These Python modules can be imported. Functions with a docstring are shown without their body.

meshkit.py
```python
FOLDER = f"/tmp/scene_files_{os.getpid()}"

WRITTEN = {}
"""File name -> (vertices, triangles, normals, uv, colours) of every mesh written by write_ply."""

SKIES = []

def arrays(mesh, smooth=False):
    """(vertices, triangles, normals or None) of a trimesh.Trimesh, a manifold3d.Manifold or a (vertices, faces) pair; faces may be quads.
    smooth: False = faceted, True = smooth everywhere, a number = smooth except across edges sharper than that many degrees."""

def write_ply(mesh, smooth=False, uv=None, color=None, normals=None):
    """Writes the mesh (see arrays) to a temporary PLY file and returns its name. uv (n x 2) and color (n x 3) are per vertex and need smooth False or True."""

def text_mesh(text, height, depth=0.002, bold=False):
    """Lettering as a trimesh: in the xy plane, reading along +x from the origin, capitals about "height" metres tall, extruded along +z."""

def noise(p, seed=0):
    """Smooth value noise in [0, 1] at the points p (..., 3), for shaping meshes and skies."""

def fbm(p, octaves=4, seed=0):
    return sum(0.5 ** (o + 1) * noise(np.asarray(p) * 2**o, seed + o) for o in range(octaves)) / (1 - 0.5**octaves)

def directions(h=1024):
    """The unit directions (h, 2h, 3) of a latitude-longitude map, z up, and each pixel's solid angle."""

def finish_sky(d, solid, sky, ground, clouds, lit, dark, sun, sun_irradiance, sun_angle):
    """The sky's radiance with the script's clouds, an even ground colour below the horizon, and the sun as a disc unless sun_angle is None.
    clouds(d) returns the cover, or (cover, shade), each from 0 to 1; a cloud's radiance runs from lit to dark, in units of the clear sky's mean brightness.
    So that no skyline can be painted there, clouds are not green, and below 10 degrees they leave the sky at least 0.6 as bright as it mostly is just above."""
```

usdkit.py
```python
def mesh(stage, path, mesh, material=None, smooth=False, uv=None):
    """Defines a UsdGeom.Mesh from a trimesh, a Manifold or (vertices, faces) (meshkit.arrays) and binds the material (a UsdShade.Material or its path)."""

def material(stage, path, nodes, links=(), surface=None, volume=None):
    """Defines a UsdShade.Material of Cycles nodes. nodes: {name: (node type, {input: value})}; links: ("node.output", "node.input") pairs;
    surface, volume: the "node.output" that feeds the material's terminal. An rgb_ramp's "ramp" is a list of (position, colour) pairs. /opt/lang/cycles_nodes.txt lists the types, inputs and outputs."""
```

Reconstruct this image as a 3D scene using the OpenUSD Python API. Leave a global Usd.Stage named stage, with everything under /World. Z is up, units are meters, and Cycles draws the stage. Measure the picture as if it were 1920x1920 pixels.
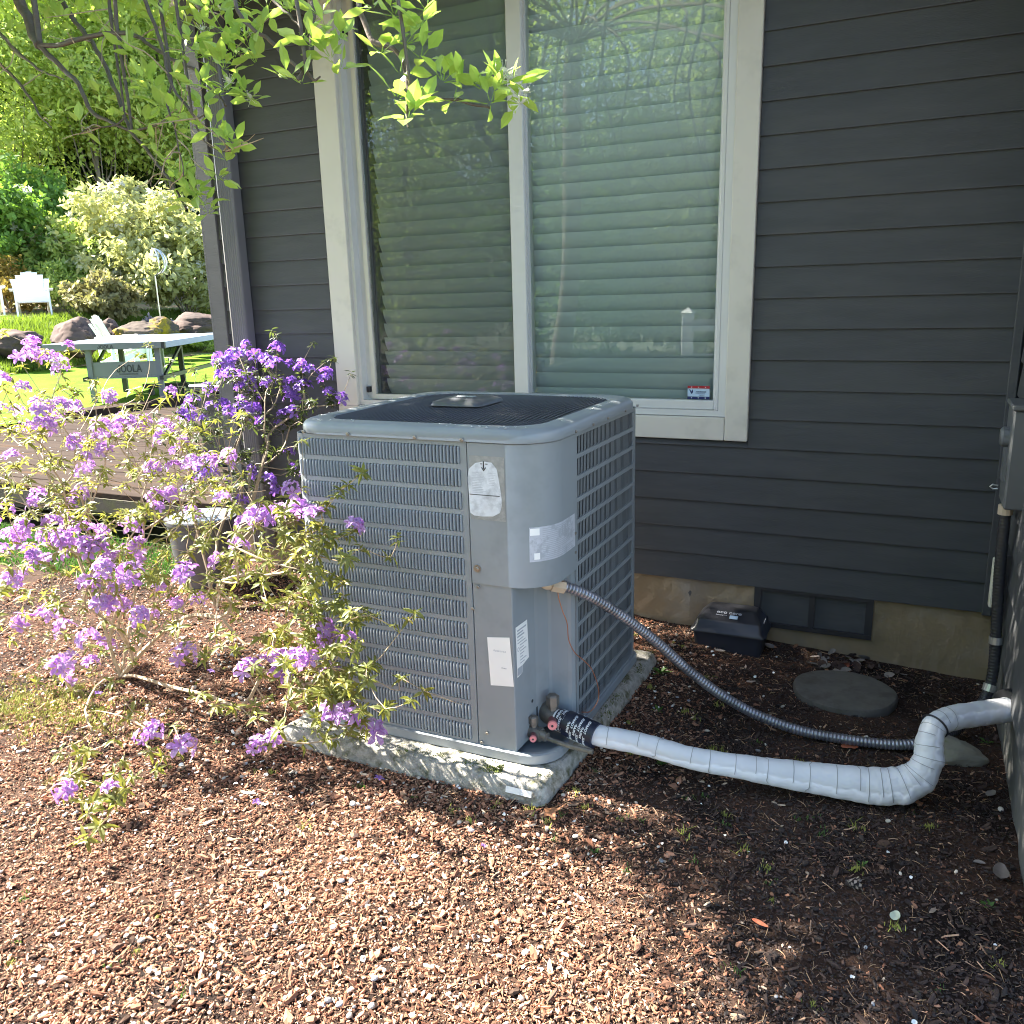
import math, random
import numpy as np, trimesh, usdkit, meshkit
import shapely.geometry as sg
from shapely import affinity
from pxr import Usd, UsdGeom, UsdLux, UsdShade, Gf, Sdf, Vt

stage = Usd.Stage.CreateInMemory()
UsdGeom.Xform.Define(stage, '/World')
stage.SetDefaultPrim(stage.GetPrimAtPath('/World'))

# ---------------------------------------------------------------- camera
CAM = np.array([0.0, -3.7965, 1.5631])
FPX = 1609.5                                   # focal length in pixels of a 1920 pixel wide picture
FWD = np.array([-0.41676763, 0.87536479, -0.24503312])
RGT = np.array([0.90550204, 0.42345938, -0.02735347])
UPV = np.array([-0.07981731, 0.23327803, 0.96912876])
EXPOSURE = 3.2
cam = UsdGeom.Camera.Define(stage, '/World/camera')
cam.CreateHorizontalApertureAttr(36.0); cam.CreateVerticalApertureAttr(36.0)
cam.CreateFocalLengthAttr(36.0 * FPX / 1920)
cam.CreateClippingRangeAttr(Gf.Vec2f(0.05, 2000))
cam.CreateExposureAttr(EXPOSURE)
m4 = np.eye(4); m4[0, :3], m4[1, :3], m4[2, :3], m4[3, :3] = RGT, UPV, -FWD, CAM
cam.AddTransformOp().Set(Gf.Matrix4d(*m4.ravel().tolist()))

# ---------------------------------------------------------------- sky and sun
SUN_EL, SUN_B = math.radians(41), math.radians(1.2)      # the sun stands beyond the left end of the wall, almost in its plane
SUN = np.array([-math.cos(SUN_EL) * math.cos(SUN_B), -math.cos(SUN_EL) * math.sin(SUN_B), math.sin(SUN_EL)])
sky = UsdLux.DomeLight.Define(stage, '/World/sky')
sky.GetPrim().SetCustomDataByKey('kind', 'structure')
sky_m = usdkit.material(stage, '/World/Looks/sky_air', {
    's': ('sky_texture', {'sky_type': 'single_scattering', 'sun_disc': False, 'sun_elevation': SUN_EL, 'sun_rotation': math.atan2(SUN[0], SUN[1])}),
    'b': ('background_shader', {'strength': 0.06})}, [('s.color', 'b.color')], surface='b.background')
UsdShade.MaterialBindingAPI.Apply(sky.GetPrim()).Bind(sky_m)
sun = UsdLux.DistantLight.Define(stage, '/World/sun')
sun.CreateNormalizeAttr(True); sun.CreateIntensityAttr(1.25); sun.CreateAngleAttr(0.5); sun.CreateColorAttr(Gf.Vec3f(1.0, 0.93, 0.82))
zz = SUN; xx = np.cross([0, 0, 1.0], zz); xx /= np.linalg.norm(xx); yy = np.cross(zz, xx)
s4 = np.eye(4); s4[0, :3], s4[1, :3], s4[2, :3] = xx, yy, zz
sun.AddTransformOp().Set(Gf.Matrix4d(*s4.ravel().tolist()))

# ---------------------------------------------------------------- helpers
def ray(px, py): return FWD * FPX + RGT * (px - 960) - UPV * (py - 960)
def at(px, py, axis, val):
    d = ray(px, py); return CAM + d * (val - CAM[axis]) / d[axis]
def fd(px, py, depth): return CAM + ray(px, py) / FPX * depth

used = {}
def numbered(path):
    n = used.get(path, 0); used[path] = n + 1
    return path if n == 0 else '%s_%03d' % (path, n)
def put(p, **k):
    for a, b in k.items():
        if b: p.SetCustomDataByKey(a, b)
    return p
def thing(name, label, cat, group=None, kind=None, loc=None, rz=0):
    x = UsdGeom.Xform.Define(stage, numbered('/World/' + name))
    if loc is not None: x.AddTranslateOp().Set(Gf.Vec3d(*map(float, loc)))
    if rz: x.AddRotateZOp().Set(math.degrees(rz))
    return put(x.GetPrim(), label=label, category=cat, group=group, kind=kind)
def obj(name, mesh, mat, parent=None, smooth=False, **k):
    base = str(parent.GetPath()) if parent else '/World'
    if isinstance(mesh, MB): mesh = mesh.get()
    p = usdkit.mesh(stage, numbered(base + '/' + name), mesh, M[mat], smooth).GetPrim()
    return put(p, **k)
def copy_thing(src, loc, rz=0, label=None, group=None, cat=None):
    was = src.GetCustomData()
    x = thing(src.GetName(), label or was['label'], cat or was['category'], group or was.get('group'), loc=loc, rz=rz)
    x.GetReferences().AddInternalReference(src.GetPath()); x.SetInstanceable(True)
    return x

class MB:
    def __init__(s): s.v, s.f, s.n = [], [], 0
    def add(s, m):
        v, f = (m.vertices, m.faces) if hasattr(m, 'vertices') else m
        v, f = np.asarray(v, float), np.asarray(f, int)
        if f.shape[1] == 4: f = np.vstack([f[:, [0, 1, 2]], f[:, [0, 2, 3]]])
        s.v.append(v); s.f.append(f + s.n); s.n += len(v); return s
    def get(s): return np.vstack(s.v), np.vstack(s.f)
    def box(s, x0, x1, y0, y1, z0, z1): return s.add(bx(x0, x1, y0, y1, z0, z1))
    def tube(s, *a, **k): return s.add(tube(*a, **k))
BF = np.array([[0, 3, 2, 1], [4, 5, 6, 7], [0, 1, 5, 4], [1, 2, 6, 5], [2, 3, 7, 6], [3, 0, 4, 7]])
def bx(x0, x1, y0, y1, z0, z1):
    return np.array([(x0, y0, z0), (x1, y0, z0), (x1, y1, z0), (x0, y1, z0), (x0, y0, z1), (x1, y0, z1), (x1, y1, z1), (x0, y1, z1)], float), BF
def bev(x0, x1, y0, y1, z0, z1, r=0.004):
    """A box with chamfered edges."""
    v = []
    for x, sx in ((x0, 1), (x1, -1)):
        for y, sy in ((y0, 1), (y1, -1)):
            for z, sz in ((z0, 1), (z1, -1)):
                v += [(x + sx * r, y + sy * r, z), (x + sx * r, y, z + sz * r), (x, y + sy * r, z + sz * r)]
    return trimesh.convex.convex_hull(np.array(v))
def bar(a, b, w, h=None):
    """A square bar between two points."""
    a, b = np.asarray(a, float), np.asarray(b, float); h = h or w
    d = (b - a) / np.linalg.norm(b - a)
    s = np.cross(d, [0, 0, 1.0]); s = np.array([1.0, 0, 0]) if np.linalg.norm(s) < 1e-3 else s / np.linalg.norm(s)
    u = np.cross(s, d); s, u = s * w / 2, u * h / 2
    return np.array([a - s - u, a + s - u, a + s + u, a - s + u, b - s - u, b + s - u, b + s + u, b - s + u]), BF[:, ::-1]
def tube(pts, r, sides=8, cap=True, squash=None):
    p = np.asarray(pts, float); r = np.broadcast_to(r, (len(p),)).astype(float)
    t = np.gradient(p, axis=0); t /= np.linalg.norm(t, axis=1, keepdims=True) + 1e-12
    a = np.zeros_like(p); ref = np.array([0, 0, 1.0]) if abs(t[0, 2]) < .9 else np.array([1.0, 0, 0])
    a0 = np.cross(t[0], ref); a0 /= np.linalg.norm(a0)
    for i in range(len(p)):
        a0 = a0 - t[i] * (a0 @ t[i]); a0 /= np.linalg.norm(a0) + 1e-12; a[i] = a0
    b = np.cross(t, a); ang = np.arange(sides) * 2 * np.pi / sides
    v = p[:, None] + r[:, None, None] * (np.cos(ang)[None, :, None] * a[:, None] + np.sin(ang)[None, :, None] * b[:, None])
    v = v.reshape(-1, 3); f = []
    i, j = np.meshgrid(np.arange(len(p) - 1), np.arange(sides), indexing='ij')
    q = np.stack([i * sides + j, i * sides + (j + 1) % sides, (i + 1) * sides + (j + 1) % sides, (i + 1) * sides + j], -1).reshape(-1, 4)
    f = np.vstack([q[:, [0, 1, 2]], q[:, [0, 2, 3]]])
    if cap:
        n = len(v); v = np.vstack([v, p[0], p[-1]]); k = np.arange(sides); e = (len(p) - 1) * sides
        f = np.vstack([f, np.stack([np.full(sides, n), (k + 1) % sides, k], 1), np.stack([np.full(sides, n + 1), e + k, e + (k + 1) % sides], 1)])
    return v, f
def spline(pts, n):
    """Catmull-Rom through the points."""
    p = np.asarray(pts, float); p = np.vstack([2 * p[0] - p[1], p, 2 * p[-1] - p[-2]]); out = []
    for t in np.linspace(0, len(p) - 3 - 1e-6, n):
        i = int(t); u = t - i; a, b, c, d = p[i:i + 4]
        out.append(.5 * (2 * b + (c - a) * u + (2 * a - 5 * b + 4 * c - d) * u * u + (3 * b - a - 3 * c + d) * u ** 3))
    return np.array(out)
def rring(x0, x1, y0, y1, r, z, n=8):
    """A rounded rectangle as a ring of points."""
    o = []
    for cx, cy, a0 in ((x1 - r, y1 - r, 0), (x0 + r, y1 - r, 90), (x0 + r, y0 + r, 180), (x1 - r, y0 + r, 270)):
        for k in range(n + 1):
            a = math.radians(a0 + 90 * k / n); o.append((cx + r * math.cos(a), cy + r * math.sin(a), z))
    return np.array(o)
def loft(rings, closed=False, cap0=False, cap1=False):
    k = len(rings[0]); v = np.vstack(rings); f = []
    for i in range(len(rings) - (0 if closed else 1)):
        a, b = i * k, ((i + 1) % len(rings)) * k
        for j in range(k): f.append((a + j, a + (j + 1) % k, b + (j + 1) % k, b + j))
    f = np.array(f); f = np.vstack([f[:, [0, 1, 2]], f[:, [0, 2, 3]]])
    for on, a, flip in ((cap0, 0, True), (cap1, (len(rings) - 1) * k, False)):
        if on:
            c = len(v); v = np.vstack([v, v[a:a + k].mean(0)]); j = np.arange(k)
            t = np.stack([np.full(k, c), a + j, a + (j + 1) % k], 1); f = np.vstack([f, t[:, ::-1] if flip else t])
    return v, f
def poly(g, z0, z1):
    m = MB()
    for q in getattr(g, 'geoms', [g]):
        t = trimesh.creation.extrude_polygon(q, z1 - z0, engine='earcut'); t.apply_translation((0, 0, z0)); m.add(t)
    return m.get()
def place(m, o, ax, ay):
    """Puts a mesh made in the xy plane onto the plane through o spanned by ax, ay."""
    v, f = (m.vertices, m.faces) if hasattr(m, 'vertices') else m
    ax, ay = np.asarray(ax, float), np.asarray(ay, float); az = np.cross(ax, ay)
    v = np.asarray(v); return np.asarray(o) + v[:, :1] * ax + v[:, 1:2] * ay + v[:, 2:3] * az, f
def moved(m, d): return np.asarray(m[0]) + np.asarray(d), m[1]
def rotz(m, a, d=(0, 0, 0)):
    c, s = math.cos(a), math.sin(a); v = np.asarray(m[0])
    return np.stack([v[:, 0] * c - v[:, 1] * s, v[:, 0] * s + v[:, 1] * c, v[:, 2]], 1) + np.asarray(d), m[1]
def unit_(v): v = np.asarray(v, float); return v / np.linalg.norm(v)
def smoothstep(a, b, x):
    t = np.clip((np.asarray(x, float) - a) / (b - a), 0, 1); return t * t * (3 - 2 * t)
def decode(s, k=100.0, n=3): return [np.array(list(map(float, q.split(',')))) / np.array([k] * 3 + [1] * (n - 3)) for q in s.split()]

# ---------------------------------------------------------------- materials
M = {}
def mat(name, col, rough=0.5, var=0.12, scale=6.0, col2=None, c2=(0.45, 0.6), s2=3.0, bump=0.0, bscale=80.0, metal=0.0, spec=0.5, island=0.0, stretch=None, obj_random=0.0, trans=None, coat=0.0):
    """Principled paint: base colour with soft noise; col2 shows in patches of a second noise; bump gives fine relief; trans adds light shining through (leaves, petals)."""
    n = {'g': ('geometry', {}), 'n1': ('noise_texture', {'scale': scale, 'detail': 5.0, 'roughness': .6}), 'r1': ('rgb_ramp', {'ramp': [(0.25, tuple(c * (1 - var) for c in col)), (0.75, tuple(min(c * (1 + var), 1) for c in col))]}),
         'p': ('principled_bsdf', {'roughness': rough, 'metallic': metal, 'specular_ior_level': spec, 'coat_weight': coat})}
    l = [('n1.fac', 'r1.fac')]
    src = 'g.position'
    if stretch:
        n['mp'] = ('mapping', {'scale': stretch}); l.append(('g.position', 'mp.vector')); src = 'mp.vector'
    l.append((src, 'n1.vector')); out = 'r1.color'
    if col2 is not None:
        n['n2'] = ('noise_texture', {'scale': s2, 'detail': 6.0, 'roughness': .65}); n['r2'] = ('rgb_ramp', {'ramp': [(c2[0], (0, 0, 0)), (c2[1], (1, 1, 1))]})
        n['m2'] = ('mix', {'color2': col2}); l += [(src, 'n2.vector'), ('n2.fac', 'r2.fac'), ('r2.color', 'm2.fac'), (out, 'm2.color1')]; out = 'm2.color'
    if island or obj_random:
        n['hs'] = ('hsv', {}); n['mr'] = ('map_range', {'to_min': 1 - (island or obj_random), 'to_max': 1 + (island or obj_random)})
        n['oi'] = ('object_info', {})
        l += [('g.random_per_island' if island else 'oi.random', 'mr.value'), ('mr.result', 'hs.value'), (out, 'hs.color')]; out = 'hs.color'
    l.append((out, 'p.base_color'))
    if bump:
        n['nb'] = ('noise_texture', {'scale': bscale, 'detail': 4.0}); n['b'] = ('bump', {'strength': bump, 'distance': 0.004})
        l += [(src, 'nb.vector'), ('nb.fac', 'b.height'), ('b.normal', 'p.normal')]
    surf = 'p.BSDF'
    if trans is not None:
        n['t'] = ('translucent_bsdf', {'color': trans}); n['mx'] = ('mix_closure', {'fac': 0.45}); l += [('p.BSDF', 'mx.closure1'), ('t.BSDF', 'mx.closure2')]; surf = 'mx.closure'
        if island:
            n['h2'] = ('hsv', {'color': trans}); l += [('mr.result', 'h2.value'), ('h2.color', 't.color')]
    M[name] = usdkit.material(stage, '/World/Looks/' + name, n, l, surface=surf)

mat('siding_paint', (.064, .067, .071), .6, .14, 3, (.078, .079, .080), (.5, .7), 1.2, spec=.3, bump=.25, bscale=60, stretch=(1, 1, 6))
mat('trim_paint', (.57, .54, .475), .5, .04, 2, (.42, .40, .35), (.55, .75), 2.5, bump=.12, bscale=40)
mat('vinyl_white', (.57, .565, .545), .35, .03, 3)
mat('foundation', (.23, .172, .10), .9, .15, 4, (.22, .19, .15), (.5, .72), 3, bump=.6, bscale=55)
mat('parging', (.10, .10, .095), .9, .12, 5, (.12, .12, .11), (.5, .7), 3, bump=.4, bscale=50)
mat('interior', (.03, .03, .03), .9)
mat('downspout_paint', (.13, .125, .13), .3, .08, 3)
mat('dark_metal', (.025, .025, .028), .45)
mat('blind', (.60, .64, .635), .45, .04, 2)
mat('rubber_black', (.015, .015, .017), .5)
mat('room', (.06, .06, .055), .9)
M['pane_glass'] = usdkit.material(stage, '/World/Looks/pane_glass', {'t': ('transparent_bsdf', {'color': (.95, .97, .955)}), 'gl': ('glossy_bsdf', {'roughness': 0.0, 'color': (1, 1, 1)}), 'fr': ('fresnel', {'IOR': 1.5}), 'm': ('mix_closure', {})},
    [('fr.fac', 'm.fac'), ('t.BSDF', 'm.closure1'), ('gl.BSDF', 'm.closure2')], surface='m.closure')
M['screen_mesh'] = usdkit.material(stage, '/World/Looks/screen_mesh', {'t': ('transparent_bsdf', {'color': (1, 1, 1)}), 'd': ('diffuse_bsdf', {'color': (.05, .05, .05)}), 'm': ('mix_closure', {'fac': .30})},
    [('t.BSDF', 'm.closure1'), ('d.BSDF', 'm.closure2')], surface='m.closure')
# ================================================================ the house
SB, EXPO = 0.25, 0.127                        # underside of the lowest board, exposure of a board
WL, WR = -3.64, 0.345                         # ends of the boarded wall
TLO, TLI, TRI, TRO, TBO, TBI, TTI, TTO = -2.815, -2.685, -0.757, -0.657, 0.915, 1.018, 2.99, 3.07
house = thing('house', 'dark grey clapboard house with a tall white-trimmed window', 'house')
JR = random.Random(17)
def boards(x0, x1, k):
    obj('siding_board', board(x0, x1, k, JR.uniform(-.0006, .0006)), 'siding_paint', house)
def board(x0, x1, k, yb=0.0):
    z = SB + k * EXPO
    pr = sg.Polygon([(0, 0), (0.011, 0.0), (.016, .013), (0.016, EXPO + .012), (.0095, EXPO + .012), (-.001, .004)])
    t = trimesh.creation.extrude_polygon(pr, x1 - x0, engine='earcut')   # profile: first axis depth, second height
    v = np.asarray(t.vertices); v = np.stack([x0 + v[:, 2], yb + v[:, 0], z + v[:, 1]], 1)
    return v, np.asarray(t.faces)[:, ::-1]
for k in range(22):
    z0, z1 = SB + k * EXPO, SB + (k + 1) * EXPO
    if z1 + .012 <= TBO or z0 >= TTO:
        boards(-3.545, WR - .035, k)
    elif z0 < TBO:                                # the board notched under the window trim
        obj('siding_board', board(-3.545, TLO - .002, k), 'siding_paint', house); obj('siding_board', board(TRO + .002, WR - .035, k), 'siding_paint', house)
        v, f = board(TLO - .002, TRO + .002, k); v = v.copy(); v[:, 2] = np.minimum(v[:, 2], TBO - .002); obj('siding_board', (v, f), 'siding_paint', house)
    else:
        obj('siding_board', board(-3.545, TLO - .002, k), 'siding_paint', house)
        boards(TRO + .002, WR - .035, k)
nm_ = MB(); 
for k in range(22):
    for x in np.arange(-3.5, .3, .406):
        z = SB + k * EXPO + .02
        if not (TLO - .02 < x < TRO + .02 and TBO < z < TTO): nm_.add(place(poly(sg.Point(0, 0).buffer(.0032, quad_segs=2), 0, .0006), (x + JR.uniform(-.01, .01), .0013, z), (1, 0, 0), (0, .06, 1)))
obj('nail_head', nm_, 'siding_paint', house, kind='stuff')
obj('wall', MB().box(WL + .004, TLI, .018, .14, .02, 3.16).box(TRI, 0.6, .018, .14, .02, 3.16).box(TLI, TRI, .018, .14, .02, TBI).box(TLI, TRI, .018, .14, TTI, 3.16).box(WL + .004, WL + .12, .14, 7, .02, 3.16).box(.5, .6, .14, 7, .02, 3.16).box(WL, .6, 7, 7.1, .02, 3.16), 'siding_paint', house)
obj('corner_board', bev(WL, -3.545, -.010, .016, SB - .01, 3.15, .003), 'siding_paint', house)
obj('corner_board', bev(WL - .016, WL + .003, -.0085, .10, SB - .01, 3.15, .003), 'siding_paint', house)
obj('corner_board', bev(WR - .035, WR - .002, -.009, .016, SB - .01, 3.15, .003), 'siding_paint', house)
def slab(x0, x1, y0, y1, z0, z1, seed, amp=.006, n=36):
    xs, zs = np.linspace(x0, x1, n * 2), np.linspace(z0, z1, 14); X, Z = np.meshgrid(xs, zs, indexing='ij')
    Y = y0 + amp * (meshkit.fbm(np.stack([X, Z, Z * 0], -1) * 9, 4, seed) - .5) * 2
    i, j = np.meshgrid(np.arange(n * 2 - 1), np.arange(13), indexing='ij'); a = i * 14 + j
    v = np.stack([X, Y, Z], -1).reshape(-1, 3); q = np.stack([a, a + 14, a + 15, a + 1], -1).reshape(-1, 4)
    return MB().add((v, q))
VX0, VX1, VZ0, VZ1 = -.60, -.098, .068, .247
obj('foundation_wall', slab(WL + .02, VX0, .014, .1, -.3, SB + .012, 3).add(slab(VX1, .40, .014, .1, -.3, SB + .012, 4).get()).add(slab(VX0, VX1, .014, .1, -.3, VZ0, 5).get()), 'foundation', house)
# crawl space vent
vent = obj('crawl_space_vent', MB().box(VX0, VX1, .002, .05, VZ0 - .004, VZ0 + .016).box(VX0, VX1, .002, .05, VZ1 - .012, VZ1 + .004).box(VX0, VX0 + .03, .004, .05, VZ0 + .016, VZ1 - .012).box(VX1 - .03, VX1, .004, .05, VZ0 + .016, VZ1 - .012).box(-.362, -.338, .006, .05, VZ0 + .016, VZ1 - .012).box(VX0, VX1, .30, .31, VZ0 - .02, VZ1 + .02), 'dark_metal', house, label='black crawl space vent in the foundation')
for xa, xb in ((VX0 + .03, -.362), (-.338, VX1 - .03)):
    g = MB()
    for k in range(1, 12): g.box(xa + (xb - xa) * k / 12 - .0008, xa + (xb - xa) * k / 12 + .0008, .034, .036, VZ0 + .016, VZ1 - .012)
    for k in range(1, 8): g.box(xa, xb, .0362, .038, VZ0 + .016 + .151 * k / 8 - .0008, VZ0 + .016 + .151 * k / 8 + .0008)
    obj('grille', g, 'dark_metal', vent); obj('ledge', MB().box(xa, xb, .05, .28, VZ0 - .01, VZ0 + .018), 'parging', vent)
# roof edge and gutter above the frame
obj('soffit', bx(WL - .30, .9, -.45, .9, 3.162, 3.18), 'trim_paint', house)
obj('roof', MB().add((np.array([(WL - .34, -.52, 3.20), (.9, -.52, 3.20), (.9, 3.5, 5.0), (WL - .34, 3.5, 5.0), (WL - .34, 7.5, 3.2), (.9, 7.5, 3.2), (WL - .34, -.52, 3.24), (.9, -.52, 3.24), (.9, 3.5, 5.05), (WL - .34, 3.5, 5.05), (WL - .34, 7.5, 3.24), (.9, 7.5, 3.24)], float), np.array([(6, 7, 8, 9), (9, 8, 11, 10), (3, 2, 1, 0), (4, 5, 2, 3), (0, 1, 7, 6), (5, 4, 10, 11), (0, 6, 9, 3), (3, 9, 10, 4), (1, 2, 8, 7), (2, 5, 11, 8)]))), 'dark_metal', house)
obj('soffit', bx(-.12, .9, -2.3, -.452, 3.164, 3.182), 'trim_paint', house, label='soffit of the projecting wing'); obj('gutter', MB().box(WL - .30, .9, -.56, -.452, 3.06, 3.19), 'downspout_paint', house)
# downspout beside the corner: ribbed, with straps
prof = [(-3.462, .0), (-3.462, -.066)] + [(-3.462 + .004 + .108 * (k + .5) / 16, -.070 - (.004 if k % 2 else 0)) for k in range(16)] + [(-3.346, -.066), (-3.346, .0)]
prof = [(-3.462 + .012, -.001), (-3.462, -.012)] + [(-3.462 - (.003 if k % 2 else 0), -.014 - .044 * k / 6) for k in range(1, 6)] + [(-3.462, -.060), (-3.455, -.070)] + [(-3.455 + .10 * (k + .5) / 14, -.072 - (.0045 if k % 2 else 0)) for k in range(14)] + [(-3.354, -.070), (-3.346, -.060), (-3.346, -.012), (-3.358, -.001)]
ds = obj('downspout', poly(sg.Polygon(prof), .16, 3.06), 'downspout_paint', house, smooth=40, label='grey ribbed downspout beside the wall corner')
# the window: frame > trim boards, panes, sashes, blind slats, sticker
FX0, FX1, FZ0, FZ1, MX0, MX1 = TLI, TRI, TBI, TTI, -1.772, -1.697
win = obj('window', MB().box(FX0, FX0 + .020, .004, .115, FZ0, FZ1).box(FX1 - .032, FX1, .000, .115, FZ0, FZ1).box(FX0 + .02, FX1 - .032, .001, .115, FZ0, FZ0 + .026).box(FX0 + .02, FX1 - .032, .001, .115, FZ1 - .03, FZ1), 'vinyl_white', house, label='tall sliding window with closed blinds')
obj('trim_board', bev(TLO, TLI - .001, -.018, .014, TBI - .002, TTO, .003), 'trim_paint', win)
obj('trim_board', bev(TRI + .001, TRO, -.018, .014, TBO, TTO, .003), 'trim_paint', win)
obj('trim_board', bev(TLO, TRI - .001, -.0165, .014, TBO, TBI - .003, .003), 'trim_paint', win)
obj('trim_board', bev(TLI + .001, TRI - .001, -.0165, .014, TTI + .002, TTO, .003), 'trim_paint', win)
obj('meeting_stile', bev(MX0, MX1, -.006, .09, FZ0 + .026, FZ1 - .03, .004), 'vinyl_white', win)
gx0, gx1, gz0, gz1 = MX1 + .006, -.812, FZ0 + .068, FZ1 - .07
obj('sash', MB().add(bev(gx1, FX1 - .034, .010, .085, FZ0 + .026, FZ1 - .03, .004)).add(bev(MX1 - .004, gx1, .012, .085, FZ0 + .027, gz0, .004)).add(bev(MX1 - .004, gx1, .012, .085, gz1, FZ1 - .03, .004)).add(bx(gx1 - .006, gx1 + .001, .02, .04, gz0, gz1)).add(bx(gx0 - .012, gx0, .02, .04, gz0, gz1)), 'vinyl_white', win)
obj('pane', bx(gx0 - .004, gx1, .034, .038, gz0, gz1), 'pane_glass', win)
lx0, lx1 = -2.60, MX0
obj('track', MB().box(FX0 + .02, FX0 + .062, .05, .115, FZ0 + .026, FZ1 - .03).box(FX0 + .062, lx1, .052, .115, FZ0 + .026, FZ0 + .052), 'vinyl_white', win)
obj('screen_frame', MB().box(FX0 + .062, lx0, .03, .05, FZ0 + .03, FZ1 - .03).box(lx0, lx1, .031, .049, FZ0 + .03, FZ0 + .056), 'trim_paint', win)
obj('latch', bev(FX0 + .026, FX0 + .046, .028, .05, 1.082, 1.112, .002), 'rubber_black', win); obj('latch', bev(FX0 + .026, FX0 + .046, .028, .05, 2.80, 2.83, .002), 'rubber_black', win)
obj('insect_screen', (np.array([(lx0, .040, FZ0 + .056), (lx1, .040, FZ0 + .056), (lx1, .040, FZ1 - .03), (lx0, .040, FZ1 - .03)]), np.array([(0, 1, 2, 3)])), 'screen_mesh', win)
obj('pane', bx(lx0 - .01, lx1, .064, .068, FZ0 + .05, FZ1 - .03), 'pane_glass', win)
rng = random.Random(3)
def slat(x0, x1, z, y):
    """A curved blind slat, tilted shut so that it overlaps the next one down."""
    n = 7; u = np.linspace(-1, 1, n); zz_ = z + .0415 * u; yy_ = y - .019 * u - .009 * (1 - u * u)
    A = np.stack([np.full(n, x0), yy_, zz_], 1); B = A.copy(); B[:, 0] = x1
    v = np.vstack([A, B, A + (0, .0025, 0), B + (0, .0025, 0)]); f = []
    for i in range(n - 1):
        f += [(i, n + i, n + i + 1, i + 1), (2 * n + i + 1, 3 * n + i + 1, 3 * n + i, 2 * n + i)]
    f += [(0, 2 * n, 3 * n, n), (n - 1, 2 * n - 1, 4 * n - 1, 3 * n - 1)]
    return v, np.array(f)
for x0, x1, y, zo in ((-2.575, MX0 + .03, .125, .028), (MX1 - .03, -.80, .115, .0)):
    for k in range(27):
        obj('blind_slat', slat(x0 + rng.uniform(-.002, .002), x1 + rng.uniform(-.002, .002), 1.080 + zo + .0715 * k, y + rng.uniform(-.001, .001)), 'blind', win, smooth=60)
    obj('blind_rail', bev(x0, x1, y - .012, y + .02, 1.010 + zo, 1.036 + zo, .004), 'blind', win)
obj('window_sill', bx(TLI, TRI, .1155, .26, .99, 1.007), 'trim_paint', win)
obj('room_wall', MB().box(TLI - .1, TRI + .1, .42, .44, .8, 3.1).box(TLI - .1, TLI - .08, .14, .42, .8, 3.1).box(TRI + .08, TRI + .1, .14, .42, .8, 3.1).box(TLI - .1, TRI + .1, .14, .42, 3.08, 3.1).box(TLI - .1, TRI + .1, .14, .42, .8, .82), 'room', house)
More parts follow.
